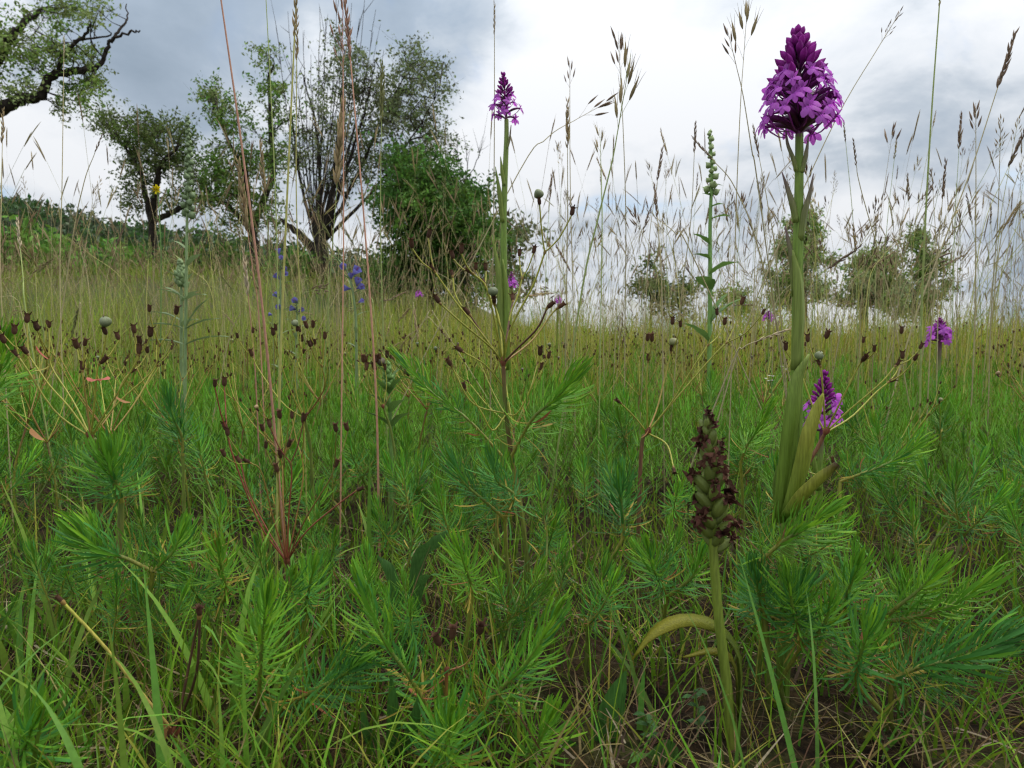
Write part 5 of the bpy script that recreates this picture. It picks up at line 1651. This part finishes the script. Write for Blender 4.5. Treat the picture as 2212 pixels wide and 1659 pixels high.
# the many others at the near edge of the tall grass
rgs = np.random.default_rng(77)
for i in range(265):
    right = i % 3 != 0
    Y = rgs.uniform(1.2, 2.7)
    x0 = rgs.uniform(1150, 2230) if right else rgs.uniform(-20, 1120)
    if right:
        ty = rgs.triangular(260, 520, 640) - 60 * max(0, (x0 - 1750) / 450)
    else:
        ty = rgs.triangular(330, 520, 640)
        if x0 > 450:
            ty += 45
    leanx = rgs.normal(0, 35) + (25 if x0 > 1800 else 0)
    kd, sp = [('spike', 'tan'), ('spike', 'brown'), ('loose', 'tan'), ('brome', 'brown'), ('brome', 'brome'), ('loose', 'brown')][int(rgs.integers(6))]
    if not right and sp == 'brown' and rgs.uniform() < 0.5:
        sp = 'green'
    Lh = rgs.uniform(0.04, 0.075)
    pl = [(x0, 700), (x0 + leanx * 0.35, 700 - (700 - ty) * 0.5), (x0 + leanx, ty + Lh / Y * FPX * 0.8)]
    cu = ['tan', 'tan', 'green', 'yellow'][int(rgs.integers(4))]
    where = next(w for lim, w in ((180, 'the gnarled limb'), (440, 'the forked tree'), (620, 'the ragged tree'), (860, 'the willow'), (1040, 'the dense dark bush'), (1180, 'the airy shrub'), (1440, 'the pointed skyline bush'),
                                  (1620, 'the low spreading bush'), (1820, 'the slim upright tree'), (1950, 'the arching limb'), (9999, 'the olive green tree')) if x0 < lim)
    lab = '%s %s grass stalk with %s %s before %s' % ('leaning' if abs(leanx) > 30 else 'upright', cu, {'spike': 'narrow', 'loose': 'loose', 'brome': 'sparse'}[kd],
                                                      {'tan': 'tan head', 'brown': 'brown head', 'green': 'greenish head', 'brome': 'bristly head'}[sp], where)
    stalk(pl, Y, rgs.uniform(0.0005, 0.0009), cu, kd, sp, Lh, lab, 'grass stalks at the near edge of the tall grass', False, 500 + i)

# ------------------------------------------------------------------ other herbs


def broad_leaf(root, o, p, d, L, W, col, up=(0, 0, 1), bend=-0.6, name='leaf', mat=None):
    t = np.linspace(0, 1, 8)
    d = unit(d); n_ = unit(np.asarray(up, float) - d * np.dot(up, d))
    ang = bend * t
    q = p + np.cumsum(np.concatenate([[np.zeros(3)], (np.cos(ang[1:, None]) * d + np.sin(ang[1:, None]) * n_) * L / 7]), 0)
    b = B(); b.ribbon(q - o, W * np.array((.25, .6, .9, 1.0, .95, .75, .42, .04)), np.cross(n_, d), col, 0.25, wave=0.04)
    return b.build(name, mat or M_OLEAF, root)


def bud_herb(label, gx, Y, stem_px, r, leaves, buds, col, bcol):
    X0 = XW(gx, Y); z0 = float(T(X0, Y)); o = np.array((X0, Y, z0)); s = Y / FPX
    root = thing('leafy_herb', label, 'herb', o)
    q = curve([np.array((X0, Y, z0 - .01))] + [P(x, y, Y) for x, y in stem_px], 24)
    b = B(); b.tube(q - o, [r * 1.2, r, r * 0.6], col, 8); b.build('stem', M_STEM, root)
    for (x, y, dx, dz, L, W) in leaves:
        k = np.argmin(np.abs(q[:, 2] - P(x, y, Y)[2])); pos = q[k]
        broad_leaf(root, o, pos, np.array((dx, RNG.uniform(-0.6, 0.2), dz)), L * s * 1.15, W * s * 1.45, col * RNG.uniform(0.75, 1.0))
    y0, y1, n = buds
    bm = B()
    z = np.linspace(0, 1, 6)
    bm.tube(np.stack([z * 0, z * 0, z], 1), [.12, .38, .42, .30, .1, .01], [bcol * 0.8, bcol, bcol * 1.2], 7, 0.15, 5)
    me = bm.mesh('bud', M_STEM)
    for i in range(n):
        t = i / (n - 1)
        zz = P(stem_px[-1][0], y0 + (y1 - y0) * t, Y)[2]
        k = np.argmin(np.abs(q[:, 2] - zz)); pos = q[k].copy(); pos[2] = zz
        a = i * 2.4; el = 0.5 + 0.9 * t
        d = np.array((math.cos(a) * math.cos(el), math.sin(a) * math.cos(el), math.sin(el)))
        link('bud', me, root, MM(zframe(pos + d * r - o, d, (17 - 6 * t) * s * random.uniform(0.75, 1.25))))
    return root


HG = np.array((0.140, 0.245, 0.060)); HP = np.array((0.200, 0.275, 0.115))
bud_herb('pale green leafy herb topped by a knobbly bud spire in the right grass', 1530, 1.25,
         [(1532, 800), (1534, 620), (1534, 480), (1538, 370), (1533, 292)], 4.2 * 1.25 / FPX,
         [(1534, 610, -0.5, 0.7, 60, 28), (1534, 600, 0.6, 0.6, 60, 30), (1534, 560, -0.9, 0.6, 38, 18), (1535, 520, -0.7, 0.9, 40, 20), (1536, 480, 0.9, 0.5, 40, 16), (1536, 440, 0.8, 0.5, 26, 12),
          (1537, 430, -0.8, 0.4, 24, 8), (1538, 405, 0.9, 0.2, 22, 6), (1532, 720, 0.5, 0.8, 80, 24), (1532, 740, -0.6, 0.8, 70, 24), (1532, 690, 0.2, 1, 70, 22)], (420, 292, 22), HG * 1.2, np.array((0.26, 0.33, 0.13)))
bud_herb('pale furry herb spire standing in front of the small forked tree', 398, 1.15,
         [(400, 800), (402, 640), (404, 480), (408, 360), (405, 262)], 3.0 * 1.15 / FPX,
         [(400, 760, 0.9, 0.5, 90, 16), (400, 750, -0.9, 0.4, 80, 15), (400, 700, 0.8, 0.6, 70, 16), (400, 700, -0.9, 0.5, 70, 16), (401, 660, 0.9, 0.5, 60, 14), (402, 640, -0.8, 0.7, 55, 14), (403, 590, 0.7, 0.8, 50, 12),
          (404, 540, -0.7, 0.8, 40, 10), (405, 500, 0.8, 0.6, 34, 9), (406, 470, -0.8, 0.6, 30, 8), (400, 720, 0.3, 1, 80, 18), (406, 440, 0.7, 0.7, 26, 7)], (470, 262, 40), HP, np.array((0.16, 0.22, 0.10)))
bud_herb('short pale herb with a woolly green top beneath the furry spire', 392, 1.35,
         [(392, 760), (392, 660), (390, 580)], 3.4 * 1.35 / FPX,
         [(392, 700, 0.8, 0.6, 60, 14), (392, 690, -0.8, 0.6, 60, 14), (392, 650, 0.7, 0.7, 50, 12), (392, 640, -0.7, 0.7, 46, 12), (391, 620, 0.5, 0.9, 40, 11), (391, 610, -0.5, 0.9, 40, 11)], (620, 570, 30), HP, HP)
bud_herb('upright broad-leaved herb with a green leafy top beside the thin fruiting spurge', 845, 0.85,
         [(845, 960), (842, 880), (838, 800)], 4.0 * 0.85 / FPX,
         [(845, 930, 0.6, 0.9, 70, 22), (845, 930, -0.6, 0.9, 64, 22), (843, 890, 0.5, 0.9, 60, 20), (843, 880, -0.5, 0.9, 60, 20), (842, 850, 0.4, 1.0, 50, 18), (841, 850, -0.4, 1, 50, 18), (840, 830, 0.3, 1, 40, 15), (840, 825, -0.3, 1, 40, 15)],
         (840, 790, 26), HG * 0.9, HG)

BLUE = np.array((0.160, 0.155, 0.430))


def bell_mesh():
    b = B()
    z = np.linspace(0, 1, 6)
    b.tube(np.stack([z, 0 * z, 0.1 * z], 1), [.07, .12, .2, .3, .38, .46], [BLUE * 0.8 + np.array((0.06, 0, 0)), BLUE, BLUE * 1.2], 10, 0.1, 5)
    for k in range(4):
        b.tube(np.array([(0.5, 0, 0.05), (1.0, 0.06 * (k - 1.5), 0.1), (1.4, 0.1 * (k - 1.5), 0.16)]), [.02, .012], np.array((0.35, 0.08, 0.2)), 3)
    return b.mesh('blossom', M_FLOWER)


BELL = bell_mesh()


def bugloss(label, gx, Y, stem_px, r, flowers, col, leaves=10):
    X0 = XW(gx, Y); z0 = float(T(X0, Y)); o = np.array((X0, Y, z0)); s = Y / FPX
    root = thing('blue_bugloss', label, 'wildflower', o)
    q = curve([np.array((X0, Y, z0 - .01))] + [P(x, y, Y) for x, y in stem_px], 20)
    b = B(); b.tube(q - o, [r * 1.2, r, r * 0.6], col, 6); b.build('stem', M_STEM, root)
    for i in range(leaves):
        k = int(4 + 14 * i / leaves); a = i * 2.4
        broad_leaf(root, o, q[k], np.array((math.cos(a), math.sin(a) * 0.6, 0.6)), 38 * s, 7 * s, col * 0.9)
    tip = q[-1]
    for i in range(16):          # curled leafy top
        a = i * 2.4
        broad_leaf(root, o, tip - np.array((0, 0, i * 1.6 * s)), np.array((math.cos(a), math.sin(a), 0.5)), 16 * s, 6 * s, col * 1.1, name='top_leaf')
    for (x, y, sz) in flowers:
        p = P(x, y, Y); k = np.argmin(np.linalg.norm(q - p, axis=1))
        d = unit(p - q[k] + np.array((RNG.normal(0, 0.3) * 0.01, -0.006, 0.004)))
        link('blossom', BELL, root, MM(frame(p - d * sz * s * 0.4 - o, d, (0, 0, 1), sz * s)))
    return root


bugloss('blue-flowered bugloss with a curled green top in front of the willow', 768, 1.30, [(770, 760), (766, 660), (752, 590), (722, 552)], 3.0 * 1.3 / FPX,
        [(743, 578, 17), (766, 590, 22), (772, 612, 18), (775, 622, 17), (752, 624, 16), (778, 652, 12), (758, 600, 14)], HP)
bugloss('blue-flowered bugloss half hidden behind the yellowish grass stems', 612, 1.55, [(606, 760), (606, 650), (605, 560)], 2.6 * 1.55 / FPX,
        [(602, 545, 13), (606, 560, 12), (600, 600, 14), (614, 592, 12), (598, 640, 14), (604, 664, 13), (612, 580, 11)], HP)
bugloss('low blue-flowered bugloss leaning right of the yellowish grass stems', 640, 1.60, [(640, 760), (642, 700), (640, 650)], 2.6 * 1.6 / FPX,
        [(640, 652, 15), (648, 672, 13), (636, 668, 15), (586, 680, 9), (652, 690, 12)], HP, 6)


def yellow_flower():
    Y = 1.15; X0 = XW(345, Y); z0 = float(T(X0, Y)); o = np.array((X0, Y, z0)); s = Y / FPX
    root = thing('yellow_flower', 'thin-stemmed yellow flower head in front of the forked tree trunk', 'wildflower', o)
    q = curve([np.array((X0, Y, z0 - .01)), P(348, 600, Y), P(345, 480, Y), P(340, 410, Y)], 16)
    b = B(); b.tube(q - o, [0.0011, 0.0008], HG, 5); b.build('stem', M_STEM, root)
    c = np.array((0.75, 0.62, 0.02))
    for i in range(16):
        a = i * 0.3927 + (0.2 if i % 2 else 0)
        d = np.array((math.cos(a), -0.55, math.sin(a) * 0.8 + 0.1))
        broad_leaf(root, o, q[-1], d, 13 * s, 4.6 * s, c, bend=-0.2, name='petal', mat=M_FLOWER)
    # leafy side branch with a closed bud
    bb = B(); bb.tube(curve([q[11], P(352, 430, Y), P(362, 418, Y)], 6) - o, [0.0007, 0.0005], HG, 4)
    bb.tube(np.array([P(362, 418, Y), P(364, 413, Y), P(366, 407, Y)]) - o, [0.001, 0.0026, 0.0008], HG, 6); bb.build('side_bud', M_STEM, root)
    for k in (6, 8, 10, 12):
        broad_leaf(root, o, q[k], np.array((RNG.normal(), -0.3, 0.6)), 18 * s, 4 * s, HG)


yellow_flower()


def yarrow():
    Y = 0.98; X0 = XW(1668, Y); z0 = float(T(X0, Y)); o = np.array((X0, Y, z0)); s = Y / FPX
    root = thing('white_flower', 'small white flower cluster low in the grass left of the tallest orchid leaves', 'wildflower', o)
    q = curve([np.array((X0, Y, z0 - .01)), P(1668, 870, Y), P(1665, 822, Y)], 8)
    b = B(); b.tube(q - o, [0.001, 0.0007], HG, 5)
    heads = [(1655, 818), (1662, 812), (1670, 813), (1668, 822), (1660, 823), (1690, 792), (1698, 798)]
    for (x, y) in heads:
        b.tube(curve([q[5], P(x, y + 6, Y), P(x, y, Y)], 4) - o, [0.0005, 0.0004], HG, 3)
    b.build('stem', M_STEM, root)
    for (x, y) in heads:
        fb = B()
        for k in range(5):
            a = k * 1.2566; d = np.array((math.cos(a), math.sin(a), 0.3))
            p = P(x, y, Y)
            fb.ribbon(np.array([p, p + d * 2.6 * s, p + d * 4.6 * s]) - o, np.array((1.5, 3.6, 1.6)) * s, np.cross(d, (0, 0, 1)), np.array((0.72, 0.72, 0.66)))
        fb.build('floret', M_FLOWER, root)


yarrow()


def plantain(label, gx, Yg, blades_, col):
    X0 = XW(gx, Yg); z0 = float(T(X0, Yg)); o = np.array((X0, Yg, z0))
    root = thing('broad_leaf_herb', label, 'herb', o)
    for (pl, w) in blades_:
        p = curve([np.array((X0, Yg, z0 - 0.004))] + [P(*v) for v in pl], 14)
        s = Yg / FPX
        b = B(); b.ribbon(p - o, np.array(w) * s, np.array((1, 0.1, 0.15)), [col * 0.7, col, col * 1.1], 0.3, wave=0.03)
        b.build('leaf', M_OLEAF, root)


plantain('herb with one upright lance-shaped leaf left of the brown orchid stem', 1305, 0.405, [([(1310, 1600, 0.40), (1328, 1520, 0.40), (1352, 1450, 0.40)], (18, 40, 60, 60, 40, 5)), ([(1280, 1660, 0.40), (1245, 1630, 0.395), (1230, 1600, 0.39)], (16, 36, 40, 6))], np.array((0.060, 0.150, 0.030)))
plantain('flat rounded leaf herb lying on bare soil at the front', 1420, 0.385, [([(1440, 1635, 0.375), (1400, 1628, 0.37), (1360, 1650, 0.36)], (20, 60, 70, 50, 10)), ([(1470, 1640, 0.38), (1490, 1632, 0.375)], (10, 30, 26, 5))], np.array((0.075, 0.165, 0.035)))
plantain('herb with broad blades lying behind the red-flecked leaning shoot', 880, 0.50, [([(900, 1230, 0.495), (935, 1180, 0.49), (965, 1150, 0.49)], (14, 26, 34, 28, 5)), ([(850, 1260, 0.49), (815, 1200, 0.49)], (14, 28, 24, 4)), ([(905, 1270, 0.48), (960, 1240, 0.47)], (12, 24, 22, 4))], np.array((0.065, 0.150, 0.035)))
plantain('herb with stiff blades rising at the foot of the front edge fan', 850, 0.39, [([(850, 1560, 0.375), (845, 1460, 0.37)], (20, 34, 26, 4)), ([(890, 1580, 0.37), (905, 1500, 0.365)], (20, 30, 24, 4)), ([(800, 1600, 0.37), (780, 1530, 0.365)], (20, 28, 22, 4))], np.array((0.060, 0.150, 0.030)))


def small_herb(label, x, y, Y, n, L):
    X0 = XW(x, Y); z0 = float(T(X0, Y)); o = np.array((X0, Y, z0)); s = Y / FPX
    root = thing('toothed_herb', label, 'herb', o)
    tip = P(x, y, Y)
    q = curve([np.array((X0, Y, z0 - 0.004)), (np.array((X0, Y, z0)) + tip) / 2 + np.array((0.003, 0, 0)), tip], 8)
    b = B(); b.tube(q - o, [0.0009, 0.0007], HG * 0.9, 5); b.build('stem', M_STEM, root)
    for i in range(n):
        k = 3 + int(4.99 * i / n); a = i * 2.2 + 0.4
        broad_leaf(root, o, q[k], np.array((math.cos(a), math.sin(a), 0.45)), L * s * RNG.uniform(0.7, 1.1), L * 0.55 * s, np.array((0.070, 0.165, 0.045)) * RNG.uniform(0.8, 1.1))


small_herb('small toothed herb with opposite leaves left of the brown orchid stem', 1500, 1490, 0.42, 9, 34)
small_herb('small toothed herb seedling in front of the curved yellowing orchid leaf', 1395, 1545, 0.405, 8, 32)
small_herb('small herb with round leaves under the bare twig umbel', 650, 1470, 0.43, 8, 30)
small_herb('small ferny herb growing at the foot of the two-branched spurge', 1075, 1500, 0.42, 10, 28)
